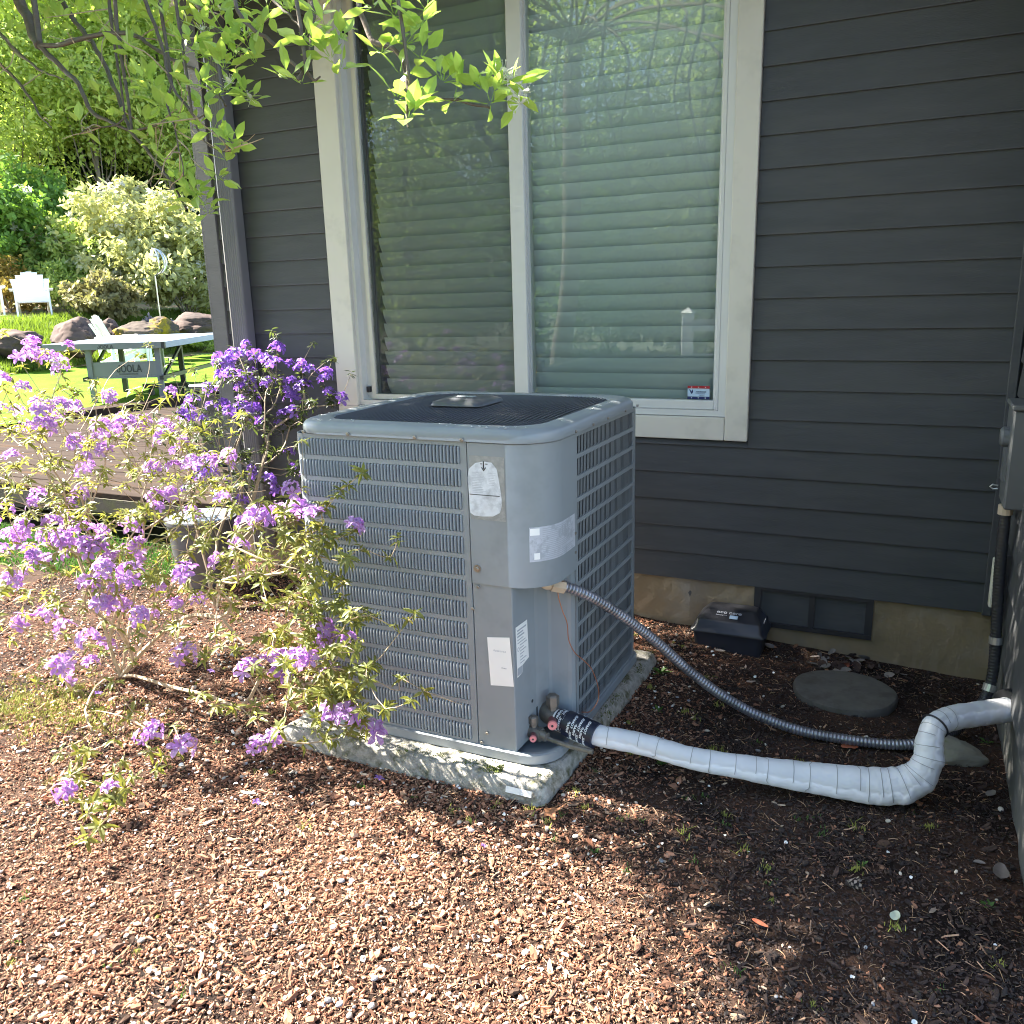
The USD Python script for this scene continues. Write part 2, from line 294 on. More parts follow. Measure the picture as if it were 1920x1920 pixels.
# security sticker in the pane's lower right corner
for nm, c in (('red_print', (.32, .02, .03)), ('navy_print', (.012, .02, .09)), ('sticker_blue', (.42, .55, .68)), ('paper_white', (.82, .82, .80)), ('ink', (.03, .03, .035)), ('pale_print', (.75, .78, .8)), ('faded_print', (.36, .38, .42))):
    mat(nm, c, .4, .03)
SX0, SX1, SZ0, SZ1 = -.934, -.836, 1.089, 1.148
stk = obj('sticker', bx(SX0, SX1, .0325, .0335, SZ0, SZ1), 'sticker_blue', win, label='small red, white and blue security sticker')
mb = MB().box(SX0 - .0005, SX1 + .0005, .0312, .0322, SZ1 - .0115, SZ1); obj('sticker_band', mb, 'red_print', win)
obj('sticker_band', MB().box(SX0 - .0005, SX1 + .0005, .0312, .0322, SZ0, SZ0 + .0115), 'navy_print', win)
st = sg.Polygon([((.0034 if k % 2 == 0 else .0015) * math.sin(k * math.pi / 5), (.0034 if k % 2 == 0 else .0015) * math.cos(k * math.pi / 5)) for k in range(10)])
mb = MB()
for z in (SZ1 - .0058, SZ0 + .0058):
    for k in range(3): mb.add(place(poly(st, 0, .0006), (SX0 + .018 + .031 * k, .0312, z), (1, 0, 0), (0, 0, 1)))
obj('sticker_star', mb, 'pale_print', win)
mb = MB()
eagle = sg.Polygon([(0, .024), (.005, .022), (.012, .013), (.014, .020), (.018, .024), (.0175, .016), (.019, .012), (.015, .005), (.010, .003), (.008, .008)])
mb.add(place(poly(eagle, 0, .0006), (SX0 + .006, .0320, SZ0 + .020), (1, 0, 0), (0, 0, 1)))
mb.add(place(meshkit.text_mesh('AMERICAN', .0055, .0006, True), (SX0 + .036, .0320, SZ0 + .030), (1.15, 0, 0), (0, 0, 1)))
mb.add(place(meshkit.text_mesh('ALARM SYSTEMS', .0028, .0006), (SX0 + .036, .0320, SZ0 + .023), (1.3, 0, 0), (0, 0, 1)))
mb.add(place(meshkit.text_mesh('SECURITY', .0026, .0006), (SX0 + .054, .0320, SZ0 + .0145), (1.3, 0, 0), (0, 0, 1)))
obj('sticker_print', mb, 'navy_print', win)
# the projecting wing on the right, seen edge on
RX = .345
for k in range(22):
    v, f = board(.0, 1.76, k); u = v.copy()
    u[:, 0] = RX + v[:, 1]; u[:, 1] = -.012 - v[:, 0]; obj('siding_board', (u, f), 'siding_paint', house)
obj('wing_wall', MB().box(RX + .016, 3.2, -1.78, .018, SB - .01, 3.2), 'siding_paint', house)
fv, ff = slab(0, 1.76, 0, 0, -.3, SB + .012, 8).get(); fv = np.stack([RX + .018 + fv[:, 1], -fv[:, 0], fv[:, 2]], 1)
obj('foundation_wall', (fv, ff[:, ::-1]), 'parging', house); obj('wing_base', bx(RX + .03, 3.2, -1.75, .01, -.3, SB - .012), 'parging', house)
mat('corner_white', (.42, .43, .47), .5, .05)
obj('corner_board', bev(RX - .012, RX + .09, -1.80, -1.775, .10, 3.15, .003), 'corner_white', house, label='pale corner board of the projecting wing')
obj('corner_board', bev(RX - .0135, RX + .004, -1.774, -1.70, .10, 3.15, .003), 'corner_white', house)

# ================================================================ the air conditioner
mat('unit_paint', (.235, .260, .278), .42, .08, 3, (.18, .20, .21), (.58, .75), 2.2, bump=.06, bscale=140)
mat('unit_dark', (.018, .02, .024), .6)
mat('grille_paint', (.075, .08, .09), .4, .1, 9)
mat('screw_steel', (.30, .27, .23), .4, .2, 60, metal=.8)
mat('brass_worn', (.20, .185, .16), .45, .25, 40, metal=.6)
mat('pink_cap', (.72, .24, .24), .5)
mat('copper', (.42, .17, .09), .35, .15, 30, metal=.7)
mat('pvc_tan', (.50, .40, .29), .5, .1, 30)
mat('conduit_steel', (.30, .30, .33), .32, .2, 25, (.14, .14, .15), (.5, .7), 6, metal=.75)
mat('conduit_black', (.022, .022, .024), .45)
mat('galvanised', (.55, .54, .50), .35, .15, 40, metal=.8)
mat('label_foil', (.24, .245, .24), .5, .12, 20, (.31, .31, .30), (.48, .62), 30)
mat('bleached', (.60, .63, .67), .55, .12, 40, (.40, .425, .46), (.46, .66), 26)
mat('label_pale', (.46, .48, .53), .5, .10, 40, (.34, .36, .4), (.5, .6), 30)
UX0, UX1, UY0, UY1, UZ0, UZ1 = -1.925, -.985, -1.49, -.545, .052, 1.128
XP = -1.247                                    # seam between the louvred panel and the corner panel
ac = thing('air_conditioner', 'big grey outdoor air conditioner condenser on a concrete pad', 'air conditioner')
def bodyring(ins, z, r=.05, rb=.13): return rring(UX0 + ins, UX1 - ins, UY0 + ins, UY1 - ins, max(r - ins, .01), z, 6)
# base pan, rounded wide at the valve corner
def panring(o, z): 
    a = rring(UX0 - o, UX1 + o, UY0 - o, UY1 + o, .05, z, 6); b = rring(UX0 - o, UX1 + o, UY0 - o, UY1 + o, .12, z, 6)
    return np.vstack([a[:21], b[21:]])
obj('base_pan', loft([panring(.004, .062), panring(.010, .064), panring(.010, .094), panring(.006, .098), panring(-.004, .098), panring(-.006, .075)], cap0=True, cap1=True), 'unit_paint', ac, smooth=35)
obj('coil', MB().box(UX0 + .03, -1.27, UY0 + .03, UY1 - .03, .098, 1.10).box(-1.27, UX1 - .03, -1.24, UY1 - .03, .098, 1.10), 'unit_dark', ac)
def louvre_panel(nm, length, rows, nslot, o, ax, zlo, zhi, vane, matv, ml=.025, mr=.02, slot_h=.80):
    """A sheet with rows of slots and the pressed vanes inside each; every row is a part. ax runs along the sheet, its outside is ax x z."""
    ax = np.asarray(ax, float); pitch = (zhi - zlo) / rows
    sheet = sg.box(0, .098, length, 1.128); hol = []
    for k in range(rows):
        z0 = zlo + k * pitch + pitch * (1 - slot_h) / 2; z1 = z0 + pitch * slot_h
        hol.append(sg.box(ml + .006, z0 + .006, length - mr - .006, z1 - .006).buffer(.006, quad_segs=3))
    sh = sheet.difference(sg.MultiPolygon(hol)); panel = obj(nm, place(poly(sh, -.006, 0), o, ax, (0, 0, 1)), 'unit_paint', ac)
    for k in range(rows):
        z0 = zlo + k * pitch + pitch * (1 - slot_h) / 2; z1 = z0 + pitch * slot_h; m = MB(); w = (length - ml - mr) / nslot
        for j in range(nslot):
            m.add(place(vane(ml + j * w, w, z0, z1), o, ax, (0, 0, 1)))
        obj('louvre_row', m, matv, panel, smooth=40)
    return panel
def vane_front(x, w, z0, z1):
    # bulging rib: rises from the sheet on its left, rounded at the ends, leaving a dark slit on its right
    u = np.array([0, .10, .28, .46, .60, .66]) * w; d = np.array([-.003, .0030, .0052, .0040, -.002, -.010]); rings = []
    hz = (z1 - z0)
    for t in (0, .05, .12, .5, .88, .95, 1):
        s = 1 - max(0, abs(t - .5) - .38) / .12 * .7
        rings.append(np.stack([x + .18 * w + u, np.full(6, z0 + hz * t), np.where(d > 0, d * s, d) + (0 if .04 < t < .96 else -.003)], 1))
    v = np.vstack(rings); f = []
    for i in range(6):
        for j in range(5): f.append((i * 6 + j, i * 6 + j + 1, (i + 1) * 6 + j + 1, (i + 1) * 6 + j))
    return v, np.array(f)
def vane_side(x, w, z0, z1):
    u = np.array([.80, .86, .94, 1.0]) * w; d = np.array([-.0045, -.0035, -.0033, -.0045])
    v = np.vstack([np.stack([x + u, np.full(4, z), d], 1) for z in (z0, z0 + .2 * (z1 - z0), z1 - .2 * (z1 - z0), z1)]); f = []
    for i in range(3):
        for j in range(3): f.append((i * 4 + j, i * 4 + j + 1, (i + 1) * 4 + j + 1, (i + 1) * 4 + j))
    return v, np.array(f)
fp = louvre_panel('louvre_panel', XP - .002 - (UX0 + .05), 14, 50, (UX0 + .05, UY0, 0), (1, 0, 0), .1, 1.122, vane_front, 'unit_paint', ml=-.022, mr=.022, slot_h=.79)
sp = louvre_panel('louvre_panel', 1.245 - .595, 14, 44, (UX1, -1.245, 0), (0, 1, 0), .1, 1.122, vane_side, 'unit_paint', ml=.016, mr=.02, slot_h=.80)
# corner posts and plain back sides
def strip(pts, z0, z1, th=.004):
    p = np.asarray(pts, float); t = np.gradient(p, axis=0); nrm = np.stack([t[:, 1], -t[:, 0]], 1); nrm /= np.linalg.norm(nrm, axis=1, keepdims=True)
    q = p - nrm * th; rows = [np.column_stack([a, np.full(len(p), z)]) for a, z in ((p, z0), (p, z1), (q, z1), (q, z0))]
    v = np.vstack(rows); n = len(p); f = []
    for r in range(4):
        a, b = r * n, ((r + 1) % 4) * n
        for i in range(n - 1): f.append((a + i, a + i + 1, b + i + 1, b + i))
    f += [(0, n, 2 * n, 3 * n), (n - 1, 4 * n - 1, 3 * n - 1, 2 * n - 1)]
    return v, np.array(f)
def arc(cx, cy, r, a0, a1, n=10): return [(cx + r * math.cos(math.radians(a0 + (a1 - a0) * k / n)), cy + r * math.sin(math.radians(a0 + (a1 - a0) * k / n))) for k in range(n + 1)]
obj('corner_post', strip([(UX0, UY0 + .14)] + arc(UX0 + .05, UY0 + .05, .05, 180, 270) + [(UX0 + .052, UY0)], .098, 1.128), 'unit_paint', ac, smooth=40)
obj('corner_post', strip([(UX1, -.596)] + arc(UX1 - .05, UY1 - .05, .05, 0, 90) + [(UX1 - .1, UY1)], .098, 1.128), 'unit_paint', ac, smooth=40)
obj('back_panel', strip([(UX1 - .1, UY1)] + arc(UX0 + .05, UY1 - .05, .05, 90, 180) + [(UX0, UY0 + .14)], .098, 1.128), 'unit_paint', ac, smooth=40)
# corner cover (upper) and the recessed valve corner below it
CZ = .672
cv = obj('corner_cover', strip([(XP + .003, UY0 - .004)] + arc(UX1 - .131, UY0 + .131, .135, 270, 360, 14) + [(UX1 + .004, -1.247)], CZ, 1.127, .006), 'unit_paint', ac, smooth=40)
obj('cover_floor', poly(sg.Polygon([(XP + .004, UY0)] + arc(UX1 - .135, UY0 + .135, .135, 270, 360, 10) + [(UX1, -1.25), (-1.07, -1.27), (-1.10, UY0 + .04)]), CZ + .002, CZ + .006), 'unit_paint', ac)
notch = [(XP + .002, UY0 + .001), (-1.109, UY0 + .001), (-1.1065, UY0 + .004), (-1.100, -1.335), (-1.094, -1.322), (-1.077, -1.275), (-1.068, -1.267), (UX1 - .024, -1.265), (UX1 - .012, -1.262), (UX1 - .003, -1.249)]
obj('valve_panel', strip(notch, .098, CZ, .004), 'unit_paint', ac)
obj('panel_hole', place(poly(sg.Point(0, 0).buffer(.006), 0, .001), (-1.1015, -1.365, .225), (0.04, 1, 0), (0, 0, 1)), 'unit_dark', ac)
# top rim and fan grille
TZ = 1.172
def rim(o, z, r): return rring(UX0 - o, UX1 + o, UY0 - o, UY1 + o, max(r - (0 if o > 0 else 0), .02), z, 10)
top = obj('top_rim', loft([rim(.004, 1.1285, .13), rim(.009, 1.130, .135), rim(.010, 1.138, .135), rim(.009, 1.152, .135), rim(.002, 1.163, .13), rim(-.010, 1.169, .12), rim(-.024, TZ, .11), rim(-.058, TZ + .001, .12), rim(-.066, TZ - .003, .13), rim(-.070, TZ - .014, .13), rim(-.070, TZ - .05, .13), rim(.002, 1.1285, .13)]), 'unit_paint', ac, smooth=50)
gx0, gx1, gy0, gy1 = UX0 + .07, UX1 - .07, UY0 + .07, UY1 - .07
gr = MB(); inner = sg.Polygon(rring(gx0, gx1, gy0, gy1, .13, 0)[:, :2])
def dome(x, y): return TZ - .006 + .018 * max(0, 1 - ((x - (gx0 + gx1) / 2) ** 2 + (y - (gy0 + gy1) / 2) ** 2) / .17)
nb = 48
for k in range(nb):
    x = gx0 + (gx1 - gx0) * (k + .5) / nb; ln = inner.intersection(sg.LineString([(x, gy0 - 1), (x, gy1 + 1)]))
    if ln.is_empty: continue
    ya, yb = sorted(c[1] for c in ln.coords); ys = np.linspace(ya, yb, 14)
    gr.add(tube([(x, y, dome(x, y)) for y in ys], .0030, 5))
grp = obj('fan_grille', gr, 'grille_paint', ac, smooth=True)
gr = MB()
for k in range(9):
    y = gy0 + (gy1 - gy0) * (k + .5) / 9; ln = inner.intersection(sg.LineString([(gx0 - 1, y), (gx1 + 1, y)])); xa, xb = sorted(c[0] for c in ln.coords)
    gr.add(tube([(x, y, dome(x, y) - .006) for x in np.linspace(xa, xb, 14)], .002, 4))
obj('cross_wire', gr, 'grille_paint', grp)
obj('fan_well', loft([rim(-.07, 1.10, .13), rim(-.085, .98, .13), rim(-.1, .85, .13)], cap1=True), 'unit_dark', ac)
bl = MB(); cx, cy = (gx0 + gx1) / 2, (gy0 + gy1) / 2
for k in range(3):
    a = k * 2.0944 + .4; P = [(cx + r * math.cos(a + t), cy + r * math.sin(a + t), 1.03 + h) for r, t, h in ((.06, 0, 0), (.33, -.25, .03), (.35, .45, -.05), (.08, .9, -.03))]
    bl.add((np.array(P), np.array([(0, 1, 2, 3)])))
obj('fan_blade', bl, 'grille_paint', ac)
cp = [rring(cx - w - .02, cx + w - .02, cy - w - .03, cy + w - .03, .03, z, 5) for w, z in ((.098, TZ + .012), (.105, TZ + .017), (.100, TZ + .028), (.075, TZ + .037), (.04, TZ + .040))]
cap = obj('fan_cap', loft(cp, cap0=True, cap1=True), 'grille_paint', ac, smooth=50)
obj('emblem', place(loft([rring(-.04, .04, -.012, .012, .01, 0), rring(-.037, .037, -.009, .009, .009, .003)], cap1=True), (cx - .02, cy - .035, TZ + .0395), (1, 0, 0), (0, 1, 0)), 'unit_paint', cap)
# screws
def screw(p, nrm, r=.0065, washer=False):
    nrm = np.asarray(nrm, float); p = np.asarray(p, float); m = MB().add(tube([p - nrm * .003, p + nrm * .004, p + nrm * .0055], [r, r, r * .6], 6))
    if washer: m.add(tube([p, p + nrm * .002], [r * 1.9] * 2, 12))
    obj('screw', m, 'screw_steel', ac)
for q in ((570, 812), (653, 819), (778, 824), (866, 826)):
    P = at(q[0], q[1], 1, UY0 - .010); screw((P[0], UY0 - .010, 1.1365), (0, -1, 0))
for y in (-1.262, -1.1, -.95, -.75, -.6): screw((UX1 + .010, y, 1.1365), (1, 0, 0), .005)
P = at(895, 1066, 1, UY0 - .004); screw((P[0], UY0 - .004, P[2]), (0, -1, 0), .0068, True)
for q in ((897, 1100), (887, 1141), (914, 1374), (904, 1391), (734, 1362)):
    P = at(q[0], q[1], 1, UY0 - .001); screw(P, (0, -1, 0), .0055)
for z in (.80, .735): screw((UX1 + .004, -1.26, z), (1, 0, 0), .005)
# labels
def sheet(nm, x0, x1, z0, z1, y, m, parent, **k): return obj(nm, bx(x0, x1, y - .0006, y, z0, z1), m, parent, **k)
yl = UY0 - .0041
big = sheet('data_label', -1.238, -1.118, .885, 1.088, yl, 'label_foil', ac, label='weathered foil data label bleached in the middle')
blob = sg.Polygon([(-.058, -.075), (-.060, -.01), (-.062, .035), (-.056, .062), (-.035, .080), (-.008, .086), (.018, .084), (.034, .066), (.040, .03), (.046, -.01), (.048, -.045), (.040, -.068), (.018, -.080), (-.02, -.083), (-.046, -.082)]).buffer(.006).buffer(-.003)
o = (-1.180, yl - .0007, .982)
obj('bleached_patch', place(poly(blob, 0, .0005), o, (1, 0, 0), (0, 0, 1)), 'bleached', big)
ink = MB().add(place(poly(sg.box(-.060, -.0182, .044, -.0162).buffer(.0002), 0, .0004), (o[0], o[1] - .0006, o[2]), (1, 0, 0), (0, 0, 1)))
arrow = sg.MultiPolygon([sg.box(-.0018, .066, .0018, .090)]).union(sg.Polygon([(0, .058), (-.009, .070), (-.006, .071), (0, .064), (.006, .071), (.009, .070)])).union(sg.box(-.012, .080, -.005, .0825)).union(sg.box(.006, .080, .014, .0825))
ink.add(place(poly(affinity.translate(arrow, -.008, 0), 0, .0004), (o[0], o[1] - .0006, o[2]), (1, 0, 0), (0, 0, 1)))
obj('label_print', ink, 'ink', big)
fp_ = MB(); rr_ = random.Random(8)
for k in range(13):
    z = .052 - .0052 * k
    fp_.add(place(poly(sg.box(-.05, z, -.05 + .03 + rr_.random() * .02, z + .0014), 0, .0003), (o[0], o[1] - .0005, o[2]), (1, 0, 0), (0, 0, 1)))
    if k < 8: fp_.add(place(poly(sg.box(.008, z, .008 + .015 + rr_.random() * .012, z + .0013), 0, .0003), (o[0], o[1] - .0005, o[2]), (1, 0, 0), (0, 0, 1)))
obj('faint_print', fp_, 'label_pale', big)
# label wrapped on the cover's right side
arc_pts = arc(UX1 - .131, UY0 + .131, .1357, 300, 360, 10) + [(UX1 + .0047, -1.262)]
lab = obj('warning_label', strip(arc_pts, .757, .868, .0005), 'label_pale', ac, label='pale printed warning label round the cover corner')
tl = MB()
for k in range(17):
    z = .762 + .0061 * k; a1 = 340 + rr_.random() * 19
    tl.add(strip(arc(UX1 - .131, UY0 + .131, .1362, 318, a1, 6) if rr_.random() < .2 else arc(UX1 - .131, UY0 + .131, .1362, 318, 359.9, 6) + [(UX1 + .0051, -1.335 + rr_.random() * .06)], z, z + .0022, .0003))
obj('label_print', tl, 'faded_print', lab)
tl = MB().add(strip(arc(UX1 - .131, UY0 + .131, .1362, 301, 314, 4), .842, .864, .0003)).add(strip(arc(UX1 - .131, UY0 + .131, .1362, 306, 314, 4), .764, .785, .0003))
obj('label_box', tl, 'paper_white', lab)
# white paper tag on the front, printed sheet on the notch face
P = [at(*q, 1, UY0 - .002) for q in ((913, 1195), (955, 1196), (963, 1288), (920, 1285))]
q = sg.Polygon([(p[0], p[2]) for p in P]); v, f = poly(q, 0, .0007)
tag = obj('paper_tag', place((v, f), (0, UY0 - .0002, 0), (1, 0, 0), (0, 0, 1)), 'paper_white', ac, label='blank-looking white paper tag on the front')
tp = MB(); c = q.centroid
tp.add(place(meshkit.text_mesh('Approved', .006, .0004), (c.x - .024, UY0 - .001, c.y + .035), (1.2, 0, 0), (0, 0, 1)))
tp.add(place(meshkit.text_mesh('Date', .005, .0004), (c.x + .004, UY0 - .001, c.y - .022), (1.2, 0, 0), (0, 0, 1)))
obj('tag_print', tp, 'label_pale', tag)
ax = np.array([.0085, .165, 0]); ax /= np.linalg.norm(ax); oo = np.array([-1.1062 + .0006, -1.478, 0])
lb2 = obj('info_label', place(poly(sg.Polygon([(.005, .53), (.085, .53), (.092, .395), (.045, .385), (.044, .36), (.008, .355)]), 0, .0006), oo, ax, (0, 0, 1)), 'paper_white', ac, label='white printed sheet beside the valves')
tp = MB()
for k in range(12):
    z = .512 - .0105 * k; tp.add(place(poly(sg.box(.014 if k < 5 else .03, z, .05 + rr_.random() * .03, z + (.005 if k < 3 else .0028)), 0, .0004), oo + (.0007, 0, 0), ax, (0, 0, 1)))
tp.add(place(poly(sg.box(.010, .360, .042, .386), 0, .0004), oo + (.0007, 0, 0), ax, (0, 0, 1))); tp.add(place(poly(sg.Point(.019, .45).buffer(.007).difference(sg.Point(.019, .45).buffer(.005)), 0, .0004), oo + (.0007, 0, 0), ax, (0, 0, 1)))
obj('label_print', tp, 'faded_print', lb2)
# service valves with their caps
def valve(V, s, pipe):
    d = np.array([.35, -.93, .05]); d /= np.linalg.norm(d); S = lambda *q: V + np.array(q) * s
    o_ = obj('service_valve', MB().add(tube([S(-.045, .045, 0), S(-.02, .02, 0), S(0, 0, 0), S(.03, -.005, 0), S(.055, -.010, -.003)], np.array([.026, .030, .026, .020, .017]) * s, 12)).add(tube([V, S(0, 0, .034), S(0, 0, .035), S(0, 0, .060), S(0, 0, .064)], np.array([.013, .013, .0175, .0175, .012]) * s, 6)).add(tube([S(.02, -.004, 0), S(.034, -.006, 0)], [.026 * s] * 2, 6)), 'brass_worn', ac, smooth=30, label='worn brass service valve with a pink-ended cap')
    obj('valve_cap', MB().add(tube([V + d * .02 * s, V + d * .05 * s], [.0125 * s] * 2, 12)), 'cap_maroon', o_); obj('cap_face', MB().add(tube([V + d * .050 * s, V + d * .056 * s], [.013 * s, .0115 * s], 16)), 'pink_cap', o_); obj('cap_hole', MB().add(tube([V + d * .0561 * s, V + d * .0568 * s], [.0034 * s] * 2, 8)), 'unit_dark', o_)
    if pipe: obj('liquid_line', tube(pipe, .0085, 10), 'brass_worn', o_)
mat('cap_maroon', (.16, .06, .06), .6)
valve(np.array([-1.043, -1.325, .158]), 1.3, None)
valve(np.array([-1.088, -1.388, .122]), .95, [(-1.07, -1.385, .118), (-1.02, -1.390, .108), (-.95, -1.40, .104), (-.87, -1.405, .104)])
obj('valve_opening', place(poly(sg.Point(0, 0).buffer(.036), 0, .0012), (-1.096, -1.322, .155), np.array([.34, .94, 0]), (0, 0, 1)), 'unit_dark', ac)
# ================================================================ pad, pipes and wires
mat('concrete', (.33, .315, .28), .95, .35, 45, (.10, .10, .055), (.50, .68), 20, bump=1.0, bscale=140, spec=.15)
mat('moss', (.085, .11, .015), .95, .4, 30, (.16, .15, .03), (.5, .65), 25, bump=.8, bscale=160)
def padring(o, z, n=24):
    p = sg.Polygon([(-2.02, -1.60), (-.965, -1.60), (-.925, -.42), (-2.0, -.40)]).buffer(-.03).buffer(.03 - o, quad_segs=4).exterior
    return np.array([(*p.interpolate(k / 240, True).coords[0], z) for k in range(240)])
rings = [padring(o, z) for o, z in ((-.004, -.05), (-.006, .0), (-.002, .02), (.004, .036), (.014, .050), (.03, .057), (.06, .060), (.10, .0605), (.16, .061))]
rings = [r + np.stack([(meshkit.fbm(r * 14, 4, 1) - .5) * .014, (meshkit.fbm(r * 14, 4, 2) - .5) * .014, (meshkit.fbm(r * 20, 4, 3) - .5) * .009], 1) for r in rings]
pad = obj('concrete_pad', loft(rings, cap1=True), 'concrete', smooth=60, label='mossy pale concrete pad under the air conditioner', category='pad')
rm = random.Random(21); mo = MB()
for k in range(2600):
    e = rm.random()
    if e < .42: c0 = (-1.12 + rm.gauss(0, .06), -1.545 + rm.gauss(0, .016))
    elif e < .80: c0 = (-.950 + rm.gauss(0, .018) + .04 * 0, rm.uniform(-1.56, -.43))
    else: c0 = (rm.uniform(-1.95, -1.1), -1.548 + rm.gauss(0, .014))
    if c0[1] < -1.592 or meshkit.fbm(np.array([c0[0] * 14, c0[1] * 14, 2.0]), 3, 5) < .50: continue
    h = rm.uniform(.003, .009); d_ = np.array([rm.gauss(0, .5), rm.gauss(0, .5), 1]) * h; s_ = np.array([rm.gauss(0, 1), rm.gauss(0, 1), 0]); s_ = s_ / np.linalg.norm(s_) * .0022; b_ = np.array([*c0, .0585])
    mo.add((np.array([b_ - s_, b_ + s_, b_ + d_]), np.array([(0, 1, 2)])))
obj('moss', mo, 'moss', pad, kind='stuff')
obj('pad_label', MB().add(place(poly(sg.box(-.045, -.010, .045, .010), 0, .001), (-1.045, -1.612, .036), np.array([1, 0, 0]), np.array([0, .3, .95]))), 'paper_white', pad)
# insulated pipes wrapped in white tape
mat('white_wrap', (.62, .63, .645), .42, .05, 10, (.42, .40, .33), (.60, .80), 7, bump=.2, bscale=60)
mat('tape_navy', (.010, .014, .032), .4, .05); mat('seam_dark', (.20, .19, .17), .7, .2, 30)
ipe = thing('insulated_pipe', 'white tape-wrapped refrigerant pipe sagging across the soil to the wing wall', 'pipe')
CTR = [(-.985, -1.335, .150), (-.89, -1.352, .138)] + [tuple(at(px, py, 2, z)) for px, py, z in ((1200, 1394, .122), (1300, 1422, .104), (1380, 1436, .090), (1440, 1446, .079), (1520, 1458, .068), (1600, 1469, .064), (1645, 1474, .065))] + [tuple(at(px, py, 1, y)) for px, py, y in ((1688, 1472, -1.188), (1722, 1456, -1.168), (1740, 1424, -1.148), (1743, 1390, -1.125), (1754, 1360, -1.092), (1788, 1346, -1.03), (1838, 1338, -.95), (1893, 1330, -.87))]
RAD = [.033, .0345, .035, .0345, .037, .041, .047, .053, .056, .056, .051, .043, .038, .0365, .037, .038, .038]
pp = spline(CTR, 260); rad = np.interp(np.linspace(0, 1, 260), np.linspace(0, 1, len(RAD)), RAD)
v, f = tube(pp, rad, 28); arcl = np.concatenate([[0], np.cumsum(np.linalg.norm(np.diff(pp, axis=0), axis=1))])
ring_i = np.arange(260 * 28) // 28; ang = (np.arange(260 * 28) % 28) / 28
ph = (arcl[ring_i] / .062 + ang * .6) % 1
c = pp[ring_i]; dirv = v[:260 * 28] - c; dirv /= np.linalg.norm(dirv, axis=1, keepdims=True)
kb = int(np.argmin(np.linalg.norm(pp - np.array(CTR[10]), axis=1))); bend = np.exp(-((arcl[ring_i] - arcl[kb]) / .16) ** 2)
wob = .0016 * (1 - ph) + .005 * (meshkit.fbm(v[:260 * 28] * 22, 4, 4) - .5) + bend * .007 * (meshkit.noise(np.stack([arcl[ring_i] * 60, ang * 9, ang * 0], 1), 7) - .5)
v[:260 * 28] += dirv * wob[:, None]
v[:260 * 28, 2] = np.maximum(v[:260 * 28, 2], .012)
obj('wrap', (v, f), 'white_wrap', ipe, smooth=38)
sl = spline([(-1.035, -1.326, .156), (-1.0, -1.332, .152), (-.95, -1.341, .146), (-.875, -1.354, .135)], 24)
sr = np.where(np.arange(24) < 3, .031, np.where(np.arange(24) < 10, .0385, .0455))
obj('foam_end', MB().add(tube(sl[:4], [.026, .033, .035, .035], 18)), 'paper_white', ipe, smooth=40)
slv = obj('printed_tape', MB().add(tube(sl[3:11], np.full(8, .0375), 24)).add(tube(sl[10:], np.full(14, .0440), 24)), 'tape_navy', ipe, smooth=40, label='dark blue tape sleeve printed with white capital letters')
axd = sl[-1] - sl[3]; axd /= np.linalg.norm(axd); e1 = np.cross(axd, [0, 0, 1.0]); e1 /= np.linalg.norm(e1); e2 = np.cross(e1, axd); tm = MB()
for k in range(10):
    s = .006 + k * .0128; R_ = .0380 if s < .046 else .0445
    if .040 < s < .052: continue
    t = meshkit.text_mesh('TOMAIL' if k % 2 else 'WRAP', .0078, .0006, True); w = np.asarray(t.vertices); n = 3
    for rep in range(4):
        a = (w[:, 0] * 1.25 + rep * .062 + (k % 2) * .02) / R_ + 2.0
        r = R_ + w[:, 2]; u = s + w[:, 1]
        tm.add((sl[3] + u[:, None] * axd + (r * np.cos(a))[:, None] * e1 + (r * np.sin(a))[:, None] * e2, np.asarray(t.faces)))
obj('tape_print', tm, 'pale_print', slv)
k = int(np.argmin(np.linalg.norm(pp - np.array(CTR[13]), axis=1))); tdir = pp[k + 1] - pp[k - 1]; tdir /= np.linalg.norm(tdir); a1 = np.cross(tdir, [0, 0, 1.0]); a1 /= np.linalg.norm(a1); a2 = np.cross(a1, tdir)
obj('cable_tie', MB().add(tube([pp[k] + .0405 * (math.cos(t) * a1 + math.sin(t) * a2) for t in np.linspace(0, 6.3, 30)], .003, 6)), 'rubber_black', ipe)
obj('foam_sleeve', MB().add(tube([(.335, -.873, .252), (.375, -.835, .249)], [.049, .049], 16)), 'conduit_black', ipe)
# flexible steel conduit
for k in range(26):
    j = int(12 + k * 8.4 + (k * 37 % 5)); D_ = (v[j * 28:(j + 1) * 28] - pp[j]); c_ = int(np.argmax(D_ @ unit_(CAM - pp[j] + (0, 0, .6)))); Q = []
    for o_ in range(-7 + k % 3, 7 - (k * 7) % 5): jj = min(max(j + int(round(o_ * .12 * math.sin(k * 1.7))), 1), 258); q_ = v[jj * 28 + (c_ + o_) % 28]; Q.append(q_ + (q_ - pp[jj]) * .012)
    obj('wrap_seam', tube(spline(Q, 30), .0007, 4), 'seam_dark', ipe)
con = thing('flexible_conduit', 'ribbed steel conduit curving from the air conditioner down across the soil', 'conduit')
cc = spline([(-1.030, -1.335, .640), (-.985, -1.30, .622), (-.93, -1.25, .582), (-.85, -1.16, .492), (-.76, -1.06, .375), (-.66, -.985, .25), (-.55, -.925, .145), (-.43, -.885, .072), (-.28, -.87, .033), (-.11, -.86, .026), (.05, -.83, .027), (.16, -.755, .030)], 1500)
ar = np.concatenate([[0], np.cumsum(np.linalg.norm(np.diff(cc, axis=0), axis=1))]); rad = .0150 + .0036 * np.abs(np.sin(ar / .0125 * np.pi)) ** .6
obj('conduit_hose', tube(cc, rad, 10), 'conduit_steel', con, smooth=True)
